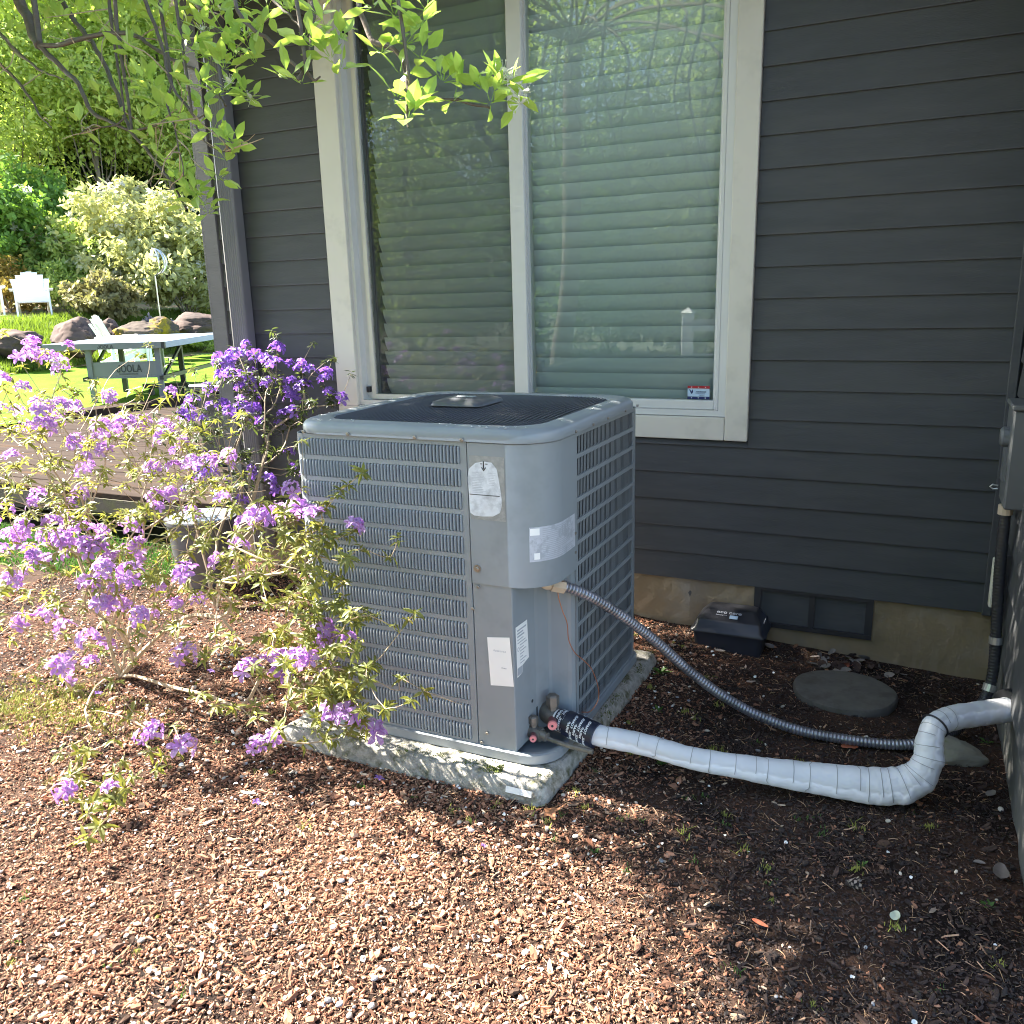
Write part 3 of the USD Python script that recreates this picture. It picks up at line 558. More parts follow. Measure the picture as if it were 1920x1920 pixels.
obj('elbow', tube(spline([(-1.055, -1.36, .675), (-1.055, -1.358, .655), (-1.050, -1.352, .642), (-1.028, -1.335, .637)], 12), .014, 12), 'pvc_tan', con, smooth=True)
obj('hex_nut', MB().add(tube([(-1.034, -1.340, .641), (-1.000, -1.312, .628)], [.022, .022], 6)), 'pvc_tan', con)
con2 = thing('black_conduit', 'black flexible conduit rising from the soil to the electrical box', 'conduit')
c2_ = spline([(.155, -.76, .030), (.215, -.66, .032), (.275, -.57, .06), (.312, -.515, .115), (.326, -.49, .19), (.325, -.475, .30), (.318, -.465, .45), (.312, -.46, .60), (.310, -.45, .79)], 420)
ar = np.concatenate([[0], np.cumsum(np.linalg.norm(np.diff(c2_, axis=0), axis=1))])
obj('conduit_hose', tube(c2_, .0185 + .0007 * np.sin(ar / .012 * 6.283), 12), 'conduit_black', con2, smooth=True)
for i in (178, 268): 
    t = c2_[i + 5] - c2_[i - 5]; t /= np.linalg.norm(t); obj('clamp', MB().add(tube([c2_[i] - t * .013, c2_[i] + t * .013], [.0225, .0225], 14)), 'galvanised', con2)
obj('coupling', MB().add(tube([(.310, -.45, .775), (.310, -.45, .808)], [.024, .024], 12)), 'pvc_tan', con2)
# thin copper wire
obj('copper_wire', tube(spline([at(1040, 1112, 0, UX1 - .01) * 0 + (-1.02, -1.30, .66), (-1.028, -1.30, .60), (-1.012, -1.305, .545), (-.995, -1.305, .50), (-.992, -1.30, .44), (-.977, -1.285, .39), (-.955, -1.26, .355), (-.935, -1.235, .315), (-.918, -1.22, .25), (-.915, -1.225, .20), (-.93, -1.26, .17), (-.945, -1.305, .185)], 80), .0017, 6), 'copper', label='thin copper wire hanging from the cover down to the wrapped pipe', category='wire')
# electrical boxes on the wing wall
mat('box_grey', (.10, .105, .105), .5, .06); mat('box_dark', (.05, .052, .055), .5); mat('switch_white', (.62, .60, .50), .5)
eb = thing('electrical_box', 'grey electrical box with a round knob on the wing wall', 'electrical box')
obj('box', bev(.292, RX + .012, -.56, -.36, .815, 1.150, .006), 'box_grey', eb); obj('hood', bev(.286, RX + .012, -.57, -.35, 1.151, 1.168, .004), 'box_grey', eb)
obj('meter_knob', MB().add(tube([(.294, -.47, 1.05), (.274, -.47, 1.05), (.266, -.47, 1.05)], [.034, .034, .026], 18)).box(.282, .294, -.50, -.44, .90, 1.02), 'box_grey', eb, smooth=40)
obj('hasp', MB().add(tube([(.283, -.40, .865), (.266, -.40, .868), (.258, -.40, .86), (.268, -.40, .852), (.283, -.40, .854)], .003, 6)), 'galvanised', eb)
db = thing('switch_box', 'small dark box with a cream handle below the electrical box', 'switch box')
obj('box', bev(.320, RX + .014, -.42, -.27, .37, .62, .004), 'box_dark', db); obj('handle', MB().add(bev(.298, .318, -.37, -.33, .40, .585, .004)), 'switch_white', db)
# bait station
bs = thing('bait_station', 'black plastic rodent bait box beside the foundation vent', 'bait box')
mat('black_plastic', (.018, .019, .024), .38, .1, 20, bump=.15, bscale=200)
BX0, BX1, BY0, BY1 = -.835, -.520, -.205, -.012
obj('base', loft([rring(BX0 + .014, BX1 - .014, BY0 + .012, BY1, .02, -.01), rring(BX0 + .003, BX1 - .003, BY0 + .002, BY1, .022, .085)], cap1=True), 'black_plastic', bs, smooth=40)
lid = obj('lid', loft([rring(BX0 - .006, BX1 + .006, BY0 - .008, BY1 + .002, .02, .082), rring(BX0 - .006, BX1 + .006, BY0 - .008, BY1 + .002, .02, .092), rring(BX0 + .006, BX1 - .006, BY0 + .006, BY1, .02, .100), rring(BX0 + .012, BX1 - .012, BY0 + .022, BY1, .02, .128), rring(BX0 + .020, BX1 - .020, BY0 + .035, BY1 - .002, .02, .136), rring(BX0 + .046, BX1 - .05, BY0 + .090, BY1 - .008, .02, .162), rring(BX0 + .060, BX1 - .06, BY0 + .110, BY1 - .012, .02, .166)], cap1=True), 'black_plastic', bs, smooth=30)
ta, tb = np.array([1, 0, 0.0]), np.array([0, .90, .44]); o = np.array([BX0 + .095, BY0 + .0475, .1445])
obj('lid_print', MB().add(place(meshkit.text_mesh('eco care', .014, .0008, True), o + tb * .024, ta * 1.4, tb)).add(place(meshkit.text_mesh('bait station', .007, .0008), o + tb * .010, ta, tb)), 'faded_print', lid)
obj('lid_label', MB().add(place(poly(sg.box(.062, -.004, .098, .016), 0, .0012), o + (0, 0, .0005), ta, tb)), 'sticker_blue', lid)
obj('side_label', bx(BX1 - .013, BX1 - .0115, -.13, -.08, .097, .135), 'label_pale', lid)

# ================================================================ ground, mulch and small things on it
def gz(x, y):
    x, y = np.asarray(x, float), np.asarray(y, float)
    return np.clip((-.55 - x) * .05, -.05, .045) * smoothstep(-.9, -.25, y)
mat('mulch_soil', (.062, .036, .025), .95, .6, 120, (.017, .012, .010), (.42, .6), 2.2, bump=1.0, bscale=260, spec=.1)
def grid(xs, ys, zf):
    X, Y = np.meshgrid(xs, ys, indexing='ij'); Z = zf(X, Y); n = len(ys)
    i, j = np.meshgrid(np.arange(len(xs) - 1), np.arange(n - 1), indexing='ij'); a = i * n + j
    return np.stack([X, Y, Z], -1).reshape(-1, 3), np.stack([a, a + n, a + n + 1, a + 1], -1).reshape(-1, 4)
def mulch_z(X, Y): return gz(X, Y) + .022 * (meshkit.fbm(np.stack([X * 5, Y * 5, X * 0], -1), 4, 11) - .5) - .004
obj('mulch_ground', grid(np.linspace(-9.4, .42, 330), np.linspace(-5.4, .06, 190), mulch_z), 'mulch_soil', smooth=True, kind='structure', label='brown bark mulch bed beside the house')
rs = np.random.default_rng(5)
def instancer(name, protos, pts, rots, scl, idx, parent=None, **k):
    path = numbered((str(parent.GetPath()) if parent else '/World') + '/' + name); pi = UsdGeom.PointInstancer.Define(stage, path)
    for n_, (mesh, mt) in enumerate(protos):
        usdkit.mesh(stage, '%s/piece_%03d' % (path, n_ + 1), mesh, M[mt]); pi.GetPrototypesRel().AddTarget('%s/piece_%03d' % (path, n_ + 1))
    pi.CreatePositionsAttr(Vt.Vec3fArray.FromNumpy(pts.astype(np.float32))); pi.CreateProtoIndicesAttr(Vt.IntArray.FromNumpy(idx.astype(np.int32)))
    pi.CreateScalesAttr(Vt.Vec3fArray.FromNumpy(scl.astype(np.float32)))
    q = [Gf.Quath(float(a[3]), float(a[0]), float(a[1]), float(a[2])) for a in rots]; pi.CreateOrientationsAttr(Vt.QuathArray(q))
    return put(pi.GetPrim(), **k)
from scipy.spatial.transform import Rotation as Rot
def chip(seed, L, W, T):
    r = np.random.default_rng(seed); n = 7; a = np.sort(r.uniform(0, 6.283, n)); rad = r.uniform(.6, 1, n)
    top = np.stack([np.cos(a) * rad * L, np.sin(a) * rad * W, T * r.uniform(.5, 1.2, n)], 1); bot = top * (1, 1, 0)
    v = np.vstack([top, bot, [(0, 0, T * 1.1)]]); f = [(i, (i + 1) % n, 2 * n) for i in range(n)]
    for i in range(n): j = (i + 1) % n; f += [(n + i, n + j, j), (n + i, j, i)]
    return v, np.array(f)
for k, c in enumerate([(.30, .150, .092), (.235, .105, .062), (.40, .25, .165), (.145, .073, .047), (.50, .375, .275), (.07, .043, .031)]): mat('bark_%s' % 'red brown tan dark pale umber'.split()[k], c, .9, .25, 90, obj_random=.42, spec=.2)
mat('shade_bark', (.026, .017, .014), .75, .3, 90, obj_random=.5); mat('shade_bark_red', (.046, .026, .019), .8, .3, 90, obj_random=.45)  # dark bark tones with the shade painted into the colour
mat('needle_tan', (.42, .27, .15), .8, .2, 60, obj_random=.3); mat('petal_white', (.74, .74, .71), .6, .05, 30)
protos = []
for k, c in enumerate('red brown tan dark pale umber'.split()):
    protos += [(chip(10 + k, .0095, .0058, .0035), 'bark_' + c), (chip(30 + k, .013, .0042, .003), 'bark_' + c)]
w0 = len(protos); protos += [(chip(50, .0085, .005, .003), 'shade_bark'), (chip(51, .011, .0038, .003), 'shade_bark'), (chip(52, .010, .006, .003), 'shade_bark_red'), (chip(53, .014, .004, .003), 'shade_bark_red')]
n0 = len(protos); protos += [(tube([(-.018, 0, 0), (-.006, .0015, .002), (.006, .001, .002), (.018, -.002, 0)], .0008, 3), 'needle_tan'), (tube([(-.012, 0, 0), (0, .002, .001), (.013, 0, 0)], .0011, 3), 'bark_tan')]
# visible floor: sample in the picture's foreground plus the rest of the bed
N = 620000
x = rs.uniform(-4.6, .36, N); y = -3.1 + 3.1 * rs.random(N) ** .85
keep = np.ones(N, bool)
for (a0, a1, b0, b1) in ((-2.0, -.95, -1.58, -.41), (-.83, -.53, -.2, 0), (-.6, -.1, -.01, .1)): keep &= ~((x > a0) & (x < a1) & (y > b0) & (y < b1))
keep &= ((x + .17) ** 2 + (y + .42) ** 2) > .195 ** 2
dist = np.hypot(x - CAM[0], y - CAM[1]); keep &= rs.random(N) < np.clip((2.1 / dist) ** 1.6, .12, 1)
shade_zone = smoothstep(-1.05, -.35, x + .55 * (y + 1.45) * (y < -1.45) + .10 * (y + 1.45) * (y > -1.45) + .25 * (meshkit.fbm(np.stack([x * 3, y * 3, x * 0], -1), 3, 4) - .5)) * .93  # mask of the shaded ground, where chips get the darker colours
patch = meshkit.fbm(np.stack([x * 2.2, y * 2.2, x * 0], -1), 4, 9); keep &= (rs.random(N) < np.where(shade_zone > .5, .75, 1) * (.7 + .7 * smoothstep(.35, .6, patch)))
x, y, shade_zone = x[keep], y[keep], shade_zone[keep]; n = len(x)
shaded = rs.random(n) < shade_zone
idx = np.where(shaded, w0 + rs.integers(0, 4, n), rs.choice(12, n, p=np.array([.17, .12, .15, .11, .08, .06, .09, .06, .035, .025, .06, .04])))
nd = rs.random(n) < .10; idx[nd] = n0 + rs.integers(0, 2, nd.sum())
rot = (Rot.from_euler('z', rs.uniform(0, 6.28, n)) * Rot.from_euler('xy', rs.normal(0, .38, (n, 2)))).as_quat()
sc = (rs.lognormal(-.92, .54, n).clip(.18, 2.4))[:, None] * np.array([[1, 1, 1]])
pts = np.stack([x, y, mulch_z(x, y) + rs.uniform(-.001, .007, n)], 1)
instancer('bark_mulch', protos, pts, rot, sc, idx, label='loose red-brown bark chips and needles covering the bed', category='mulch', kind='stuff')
# white blossom petals, pebbles
def petal(seed, r=.0052):
    g = np.random.default_rng(seed); a = np.linspace(0, 6.283, 9)[:-1]; rad = r * (1 + .25 * np.cos(a - 1)) * g.uniform(.85, 1.1, 8)
    v = np.vstack([np.stack([np.cos(a) * rad, np.sin(a) * rad, .0012 + .0012 * np.cos(2 * a)], 1), [(0, 0, 0)]]); return v, np.array([(i, (i + 1) % 8, 8) for i in range(8)])
mat('pebble_pale', (.48, .42, .35), .7, .2, 60, obj_random=.3); mat('pebble_grey', (.26, .26, .27), .7, .2, 60, obj_random=.3)
peb = trimesh.creation.icosphere(1, .006); peb = (np.asarray(peb.vertices) * (1.2, .9, .55), np.asarray(peb.faces))
n = 3600; x = rs.uniform(-4.2, .34, n); y = rs.uniform(-3.0, -.05, n)
k = ~((x > -2.0) & (x < -.94) & (y > -1.6) & (y < -.4)) & (rs.random(n) < np.where(x > -.7, .12, 1)); x, y = x[k], y[k]; n = len(x)
idx = rs.choice(4, n, p=[.36, .24, .26, .14]); rot = (Rot.from_euler('z', rs.uniform(0, 6.28, n)) * Rot.from_euler('xy', rs.normal(0, .3, (n, 2)))).as_quat()
instancer('fallen_petals', [(petal(1), 'petal_white'), (petal(2, .0042), 'petal_white'), (peb, 'pebble_pale'), (peb, 'pebble_grey')], np.stack([x, y, mulch_z(x, y) + .0075], 1), rot, rs.lognormal(-.15, .35, n).clip(.45, 1.9)[:, None] * np.ones((1, 3)), idx, label='small white petals and pebbles strewn over the mulch', category='petals', kind='stuff')
# petals lying on the unit's rim
x = np.concatenate([rs.uniform(UX0 + .01, UX1 - .05, 26), np.full(10, UX1 - .03), np.full(14, UX0 + .03)]); y = np.concatenate([UY0 + .025 + rs.uniform(-.012, .03, 26), rs.uniform(UY0 + .2, UY1 - .2, 10), rs.uniform(UY0 + .1, UY1 - .1, 14)]); n = len(x)
instancer('petals_on_unit', [(petal(1), 'petal_white'), (petal(2, .0042), 'petal_white')], np.stack([x, y, np.full(n, TZ + .001)], 1), Rot.from_euler('z', rs.uniform(0, 6, n)).as_quat(), rs.uniform(.6, 1.1, n)[:, None] * np.ones((1, 3)), rs.integers(0, 2, n), label='white petals and specks lying on the unit rim', category='petals', kind='stuff')
# moss and tiny grass tufts among the mulch
def tuft(seed, n, h, sp):
    g = np.random.default_rng(seed); m = MB()
    for _ in range(n):
        b = np.array([*g.normal(0, sp, 2), 0]); d = np.array([*g.normal(0, h * .5, 2), h * g.uniform(.5, 1.1)]); s = np.cross(d, [0, 0, 1.0]); s = s / (np.linalg.norm(s) + 1e-9) * .0011
        m.add((np.array([b - s, b + s, b + d * .6 + s * .8, b + d * .6 - s * .8, b + d]), np.array([(0, 1, 2), (0, 2, 3), (3, 2, 4)])))
    return m.get()
mat('moss_yellow', (.26, .27, .05), .9, .3, 60, obj_random=.3); mat('weed_green', (.10, .22, .04), .6, .25, 40, island=.25, trans=(.14, .3, .04))
n = 420; x = rs.uniform(-4.2, .3, n); y = rs.uniform(-3.0, -.1, n); k = (meshkit.fbm(np.stack([x * 2.5, y * 2.5, x * 0], -1), 3, 31) > .54) & ~((x > -2.0) & (x < -.94) & (y > -1.6) & (y < -.4)); x, y = x[k], y[k]; n = len(x)
instancer('moss_tufts', [(tuft(1, 26, .014, .010), 'moss_yellow'), (tuft(2, 20, .018, .013), 'moss_yellow'), (tuft(3, 14, .012, .008), 'weed_green')], np.stack([x, y, mulch_z(x, y) + .003], 1), Rot.from_euler('z', rs.uniform(0, 6, n)).as_quat(), rs.uniform(.6, 1.3, n)[:, None] * np.ones((1, 3)), rs.integers(0, 3, n), label='tiny yellow-green moss and grass tufts in the mulch', category='moss', kind='stuff')
# moss carpet at the far left of the bed
x = rs.normal(-3.1, .22, 260); y = rs.normal(-1.75, .12, 260); n = 260
instancer('moss_carpet', [(tuft(4, 30, .012, .014), 'moss_yellow')], np.stack([x, y, mulch_z(x, y) + .003], 1), Rot.from_euler('z', rs.uniform(0, 6, n)).as_quat(), rs.uniform(.7, 1.4, n)[:, None] * np.ones((1, 3)), np.zeros(n), label='yellow-green moss patch under the rhododendron at the picture edge', category='moss', kind='stuff')
# stepping stone, rock
mat('stone_grey', (.10, .092, .078), .9, .22, 18, (.06, .05, .04), (.5, .7), 8, bump=.6, bscale=150)
def disc_stone():
    rings = []
    for r, z in ((.192, -.02), (.196, .012), (.190, .026), (.176, .031), (.12, .032), (.05, .033)):
        a = np.linspace(0, 6.2832, 61)[:-1]; q = np.stack([np.cos(a) * r * (1 + .02 * np.sin(3 * a + 1) + .012 * np.sin(7 * a)), np.sin(a) * r * .94, np.full(60, z)], 1); q[:, 2] += (meshkit.fbm(q * 25, 3, 2) - .5) * .006 * (z > .01); rings.append(q)
    return loft(rings, cap1=True)
obj('stepping_stone', moved(disc_stone(), (-.172, -.425, -.014)), 'stone_grey', smooth=40, label='round flat grey-brown stepping stone near the foundation', category='stepping stone')
mat('rock_mossy', (.20, .19, .15), .9, .2, 14, (.11, .13, .04), (.48, .62), 9, bump=.7, bscale=90)
def rock(c, s, seed, sub=3, rough=.35, craggy=0.0):
    t = trimesh.creation.icosphere(sub, 1.0); v = np.asarray(t.vertices).copy(); n_ = meshkit.fbm(v * 1.3 + seed * 7.1, 4, seed); v *= (1 + rough * (n_ - .5) * 2)[:, None]
    g = np.random.default_rng(seed)
    for _ in range(7):
        d = g.normal(size=3); d /= np.linalg.norm(d); h = g.uniform(.62, .85); e = v @ d; v -= np.outer(np.maximum(e - h, 0) * .85, d)
    if craggy: v *= (1 + craggy * (meshkit.fbm(v * 4.5 + seed, 4, seed + 9) - .5) * 2)[:, None]
    return v * s + c, np.asarray(t.faces)
obj('rock', rock((.19, -.80, .018), (.12, .075, .045), 4), 'rock_mossy', smooth=45, label='small flat mossy rock behind the pipe bend', category='rock')
# dried leaves, fragments, cone
mat('dry_leaf', (.36, .155, .065), .7, .25, 30, (.22, .09, .04), (.5, .7), 20, island=.1); mat('grey_leaf', (.20, .17, .15), .8, .2, 30, obj_random=.3); mat('orange_leaf', (.40, .12, .06), .7, .15, 30); mat('wet_leaf', (.17, .14, .12), .8, .3, 30); mat('pale_leaf', (.52, .56, .42), .6, .08, 40)
def leaf_sheet(outline, curl, fold, seed=0, res=9):
    p = sg.Polygon(outline); pts = [np.array(c) for c in p.exterior.coords[:-1]]
    g = np.random.default_rng(seed); x0, y0, x1, y1 = p.bounds
    inner = [np.array((u, w)) for u in np.linspace(x0, x1, res) for w in np.linspace(y0, y1, res) if p.buffer(-.08 * (x1 - x0)).contains(sg.Point(u, w))]
    from scipy.spatial import Delaunay
    P = np.array(pts + inner); D = Delaunay(P); f = np.array([t for t in D.simplices if p.contains(sg.Point(*P[t].mean(0)))])
    z = curl * (P[:, 0] ** 2 + .6 * P[:, 1] ** 2) + fold * np.abs(P[:, 1]) + .004 * (meshkit.fbm(np.column_stack([P * 60, P[:, 0] * 0]), 2, seed) - .5) * 2
    return np.column_stack([P, z]), f
ml = []
for k in range(5):
    a = -1.9 + k * .95; L = .055 if k == 2 else .046 if k in (1, 3) else .030
    ml += [(math.cos(a - .33) * L * .42, math.sin(a - .33) * L * .42), (math.cos(a - .16) * L * .78, math.sin(a - .16) * L * .78), (math.cos(a) * L, math.sin(a) * L), (math.cos(a + .16) * L * .78, math.sin(a + .16) * L * .78)]
ml.append((-.012, 0))
v, f = leaf_sheet(ml, 9, -.55, 3); P0 = at(1043, 1517, 2, .02)
obj('dried_leaf', rotz((v * (1.05, 1.05, 1) + (0, 0, .03), f), .25, (-.925, -1.655, 0)), 'dry_leaf', smooth=True, label='curled dry brown maple leaf in front of the pad corner', category='leaf')
def oval(L, W, n=12): return [(L * math.cos(t), W * math.sin(t) * (1 - .25 * math.cos(t))) for t in np.linspace(0, 6.283, n + 1)[:-1]]
def small_leaf(px, py, L, W, a, mt, label, curl=4, fold=.3, name='leaf_scrap', cat='leaf', group=None):
    P = at(px, py, 2, 0); v, f = leaf_sheet(oval(L, W), curl, fold, int(px)); return obj(name, rotz((v, f), a, (P[0], P[1], float(mulch_z(P[0], P[1])) + .010)), mt, smooth=True, label=label, category=cat, group=group)
small_leaf(1593, 1404, .030, .014, .3, 'orange_leaf', 'orange-red leaf scrap just below the steel conduit')
small_leaf(1678, 1722, .020, .012, 1.4, 'pale_leaf', 'pale green heart-shaped leaf alone on the dark soil')
small_leaf(1425, 1735, .022, .008, -.2, 'orange_leaf', 'orange bark flake at the edge of the sunlight')
small_leaf(1350, 1226, .024, .013, .1, 'grey_leaf', 'grey half-moon leaf leaning against the bait box')
small_leaf(1408, 1281, .020, .010, .5, 'grey_leaf', 'pale grey leaf midway between bait box and stone')
small_leaf(1876, 1640, .038, .020, 1.5, 'wet_leaf', 'large grey dead leaf beside the wing foundation', curl=6)
small_leaf(1836, 1622, .016, .008, .2, 'grey_leaf', 'small grey leaf left of the large grey dead leaf')
small_leaf(1858, 1490, .026, .012, 1.1, 'grey_leaf', 'narrow grey leaf right of the pipe bend')
small_leaf(466, 1492, .030, .007, .1, 'pebble_pale', 'pale wood splinter lying flat on the sunlit mulch')
small_leaf(1590, 1243, .030, .018, .9, 'orange_leaf', 'reddish leaf standing out of the litter by the foundation')
n = 40; x = rs.normal(-.17, .12, n); y = np.minimum(rs.normal(-.115, .05, n), -.02)
lv, lf = leaf_sheet(oval(.026, .014), 6, .5, 9)
instancer('leaf_litter', [((lv, lf), 'grey_leaf'), ((lv * (.8, 1.2, 1.5), lf), 'shade_bark_red')], np.stack([x, y, mulch_z(x, y) + rs.uniform(.004, .02, n)], 1), (Rot.from_euler('z', rs.uniform(0, 6, n)) * Rot.from_euler('xy', rs.normal(0, .5, (n, 2)))).as_quat(), rs.uniform(.6, 1.3, n)[:, None] * np.ones((1, 3)), rs.integers(0, 2, n), label='heap of grey dead leaves against the foundation', category='leaf litter', kind='stuff')
pc = thing('pine_cone', 'small grey-brown pine cone lying on the dark soil', 'pine cone'); P = at(1600, 1658, 2, .008); cm = MB().add(tube([P + (-.02, 0, 0), P + (-.01, 0, 0), P + (.008, 0, 0), P + (.02, 0, 0)], [.006, .010, .009, .003], 8)); obj('core', cm, 'shade_bark', pc)
for k in range(26):
    t = k / 26; a = k * 2.4; r = .012 * math.sin(math.pi * min(1, .25 + .75 * (1 - t))); c = P + (-.02 + .04 * t, math.cos(a) * r, math.sin(a) * r + .003)
    d = np.array([.007, math.cos(a) * .007, math.sin(a) * .007]); s = np.array([0, -math.sin(a), math.cos(a)]) * .005
    obj('scale', (np.array([c - s, c + s, c + d + s * .6, c + d - s * .6, c + d * .8 + (0, 0, .001)]), np.array([(0, 1, 2), (0, 2, 3), (3, 2, 4)])), 'grey_leaf', pc)
# weeds
def weed(px, py, n, L, label, seed):
    P = at(px, py, 2, .0); g = random.Random(seed); t = thing('weed', label, 'weed', 'small green weeds in the soil', loc=(P[0], P[1], float(mulch_z(P[0], P[1]))))
    for k in range(n):
        a = k * 2.4 + g.random(); el = g.uniform(.25, 1.0); l = L * g.uniform(.6, 1.1); d = np.array([math.cos(a) * math.cos(el), math.sin(a) * math.cos(el), math.sin(el)]); s = np.array([-math.sin(a), math.cos(a), 0]) * l * .2
        b = d * l * .25; obj('leaf', (np.array([d * 0, b + d * l * .3 - s, b + d * l * .3 + s, b + d * l * .8 - (0, 0, l * .18), b + d * l * .32 - (0, 0, l * .06)]), np.array([(0, 1, 4), (0, 4, 2), (1, 3, 4), (4, 3, 2)])), 'weed_green', t)
weed(1238, 1264, 11, .05, 'leafy green weed beside the back edge of the pad', 1); weed(1235, 1330, 9, .036, 'small green weed between pad and steel conduit', 2); weed(1240, 1432, 8, .035, 'green weed just above the white pipe', 3)
weed(1114, 1596, 6, .026, 'bright yellow-green seedling at the sunlight edge', 4); weed(1618, 1622, 5, .022, 'tiny clover on the dark soil right of the pine cone', 5); weed(1855, 1702, 7, .028, 'small clover tuft close to the wing foundation', 6); weed(1850, 1385, 10, .03, 'low green weeds under the pipe where it meets the wing', 7)

# ================================================================ rhododendrons
mat('petal_lilac', (.62, .34, .80), .55, .18, 30, (.82, .66, .90), (.42, .60), 22, island=.28, trans=(.62, .26, .85))
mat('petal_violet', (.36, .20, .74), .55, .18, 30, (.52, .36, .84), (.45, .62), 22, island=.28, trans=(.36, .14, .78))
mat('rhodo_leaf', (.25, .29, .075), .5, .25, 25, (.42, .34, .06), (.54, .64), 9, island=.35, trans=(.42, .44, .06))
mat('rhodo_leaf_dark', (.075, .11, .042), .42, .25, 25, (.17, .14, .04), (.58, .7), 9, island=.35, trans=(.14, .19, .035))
mat('twig_pale', (.36, .27, .17), .75, .2, 30, (.22, .16, .09), (.5, .68), 12)
mat('twig_grey', (.24, .19, .13), .8, .2, 30)
FLOWER_FRONT="-364,-121,133 -372,-111,134 -372,-106,133 -382,-94,132 -360,-106,132 -372,-96,126 -314,-166,129 -346,-136,122 -394,-114,108 -360,-129,111 -376,-108,111 -304,-159,117 -332,-134,113 -310,-147,116 -330,-125,112 -319,-114,117 -273,-158,112 -284,-143,108 -286,-137,108 -329,-90,101 -309,-97,101 -291,-155,105 -338,-110,97 -259,-142,105 -289,-106,97 -308,-171,100 -272,-169,97 -342,-111,84 -265,-144,94 -252,-137,94 -301,-79,83 -371,-136,67 -308,-164,81 -367,-121,70 -286,-127,77 -291,-114,75 -259,-151,80 -351,-121,61 -343,-145,64 -371,-130,58 -345,-125,60 -288,-160,72 -306,-163,68 -282,-174,70 -273,-171,70 -282,-186,69 -297,-171,61 -329,-158,49 -253,-182,66 -307,-142,43 -284,-166,51 -271,-164,51 -309,-134,30 -279,-155,40 -274,-152,70 -279,-143,56 -298,-127,55 -248,-175,63 -307,-114,30 -238,-183,51 -288,-135,27 -288,-123,27 -227,-169,63 -275,-121,31 -242,-139,57 -196,-176,78 -203,-165,82 -184,-179,89 -189,-162,87 -172,-176,99 -172,-166,87 -183,-161,87 -291,-192,60 -336,-159,26 -333,-151,27 -329,-146,19 -252,-193,44 -317,-136,9 -262,-198,35 -281,-181,27 -294,-162,15 -301,-166,8 -242,-162,28 -201,-172,32 -198,-166,32 -191,-169,36 -201,-157,25 -174,-180,45 -181,-161,37 -171,-176,42 -171,-169,51 -170,-166,46 -172,-164,33 -169,-170,22 -160,-173,24 -156,-167,15 -196,-177,8 -185,-181,15 -238,-188,8 -238,-184,8 -217,-191,9 -233,-223,8 -219,-217,8 -344,-158,56 -358,-144,58 -284,-176,78 -302,-154,66 -272,-168,73"
FLOWER_REAR="-350,-14,125 -323,-36,125 -327,-27,128 -333,-14,127 -325,-14,126 -349,-14,116 -327,-30,118 -325,-27,116 -327,-14,118 -320,-26,113 -305,-28,126 -305,-21,123 -297,-35,123 -297,-19,123 -291,-20,121 -284,-20,119 -276,-20,115 -273,-20,109 -267,-20,106 -295,-40,115 -297,-28,115 -302,-14,113 -289,-20,111 -299,-24,110 -302,-14,105 -350,-21,107 -356,-31,104 -346,-29,101 -344,-21,101 -345,-49,99 -350,-30,94 -314,-39,102 -317,-27,100 -332,-18,92 -309,-14,96 -291,-29,99 -314,-14,90 -336,-27,95 -355,-44,84 -314,-64,80 -347,-46,70 -317,-53,67 -321,-27,64 -307,-35,64 -331,-22,61 -309,-25,55 -308,-14,75 -292,-33,71 -342,-38,66 -352,-37,62 -362,-38,56 -318,-36,106 -330,-14,105"
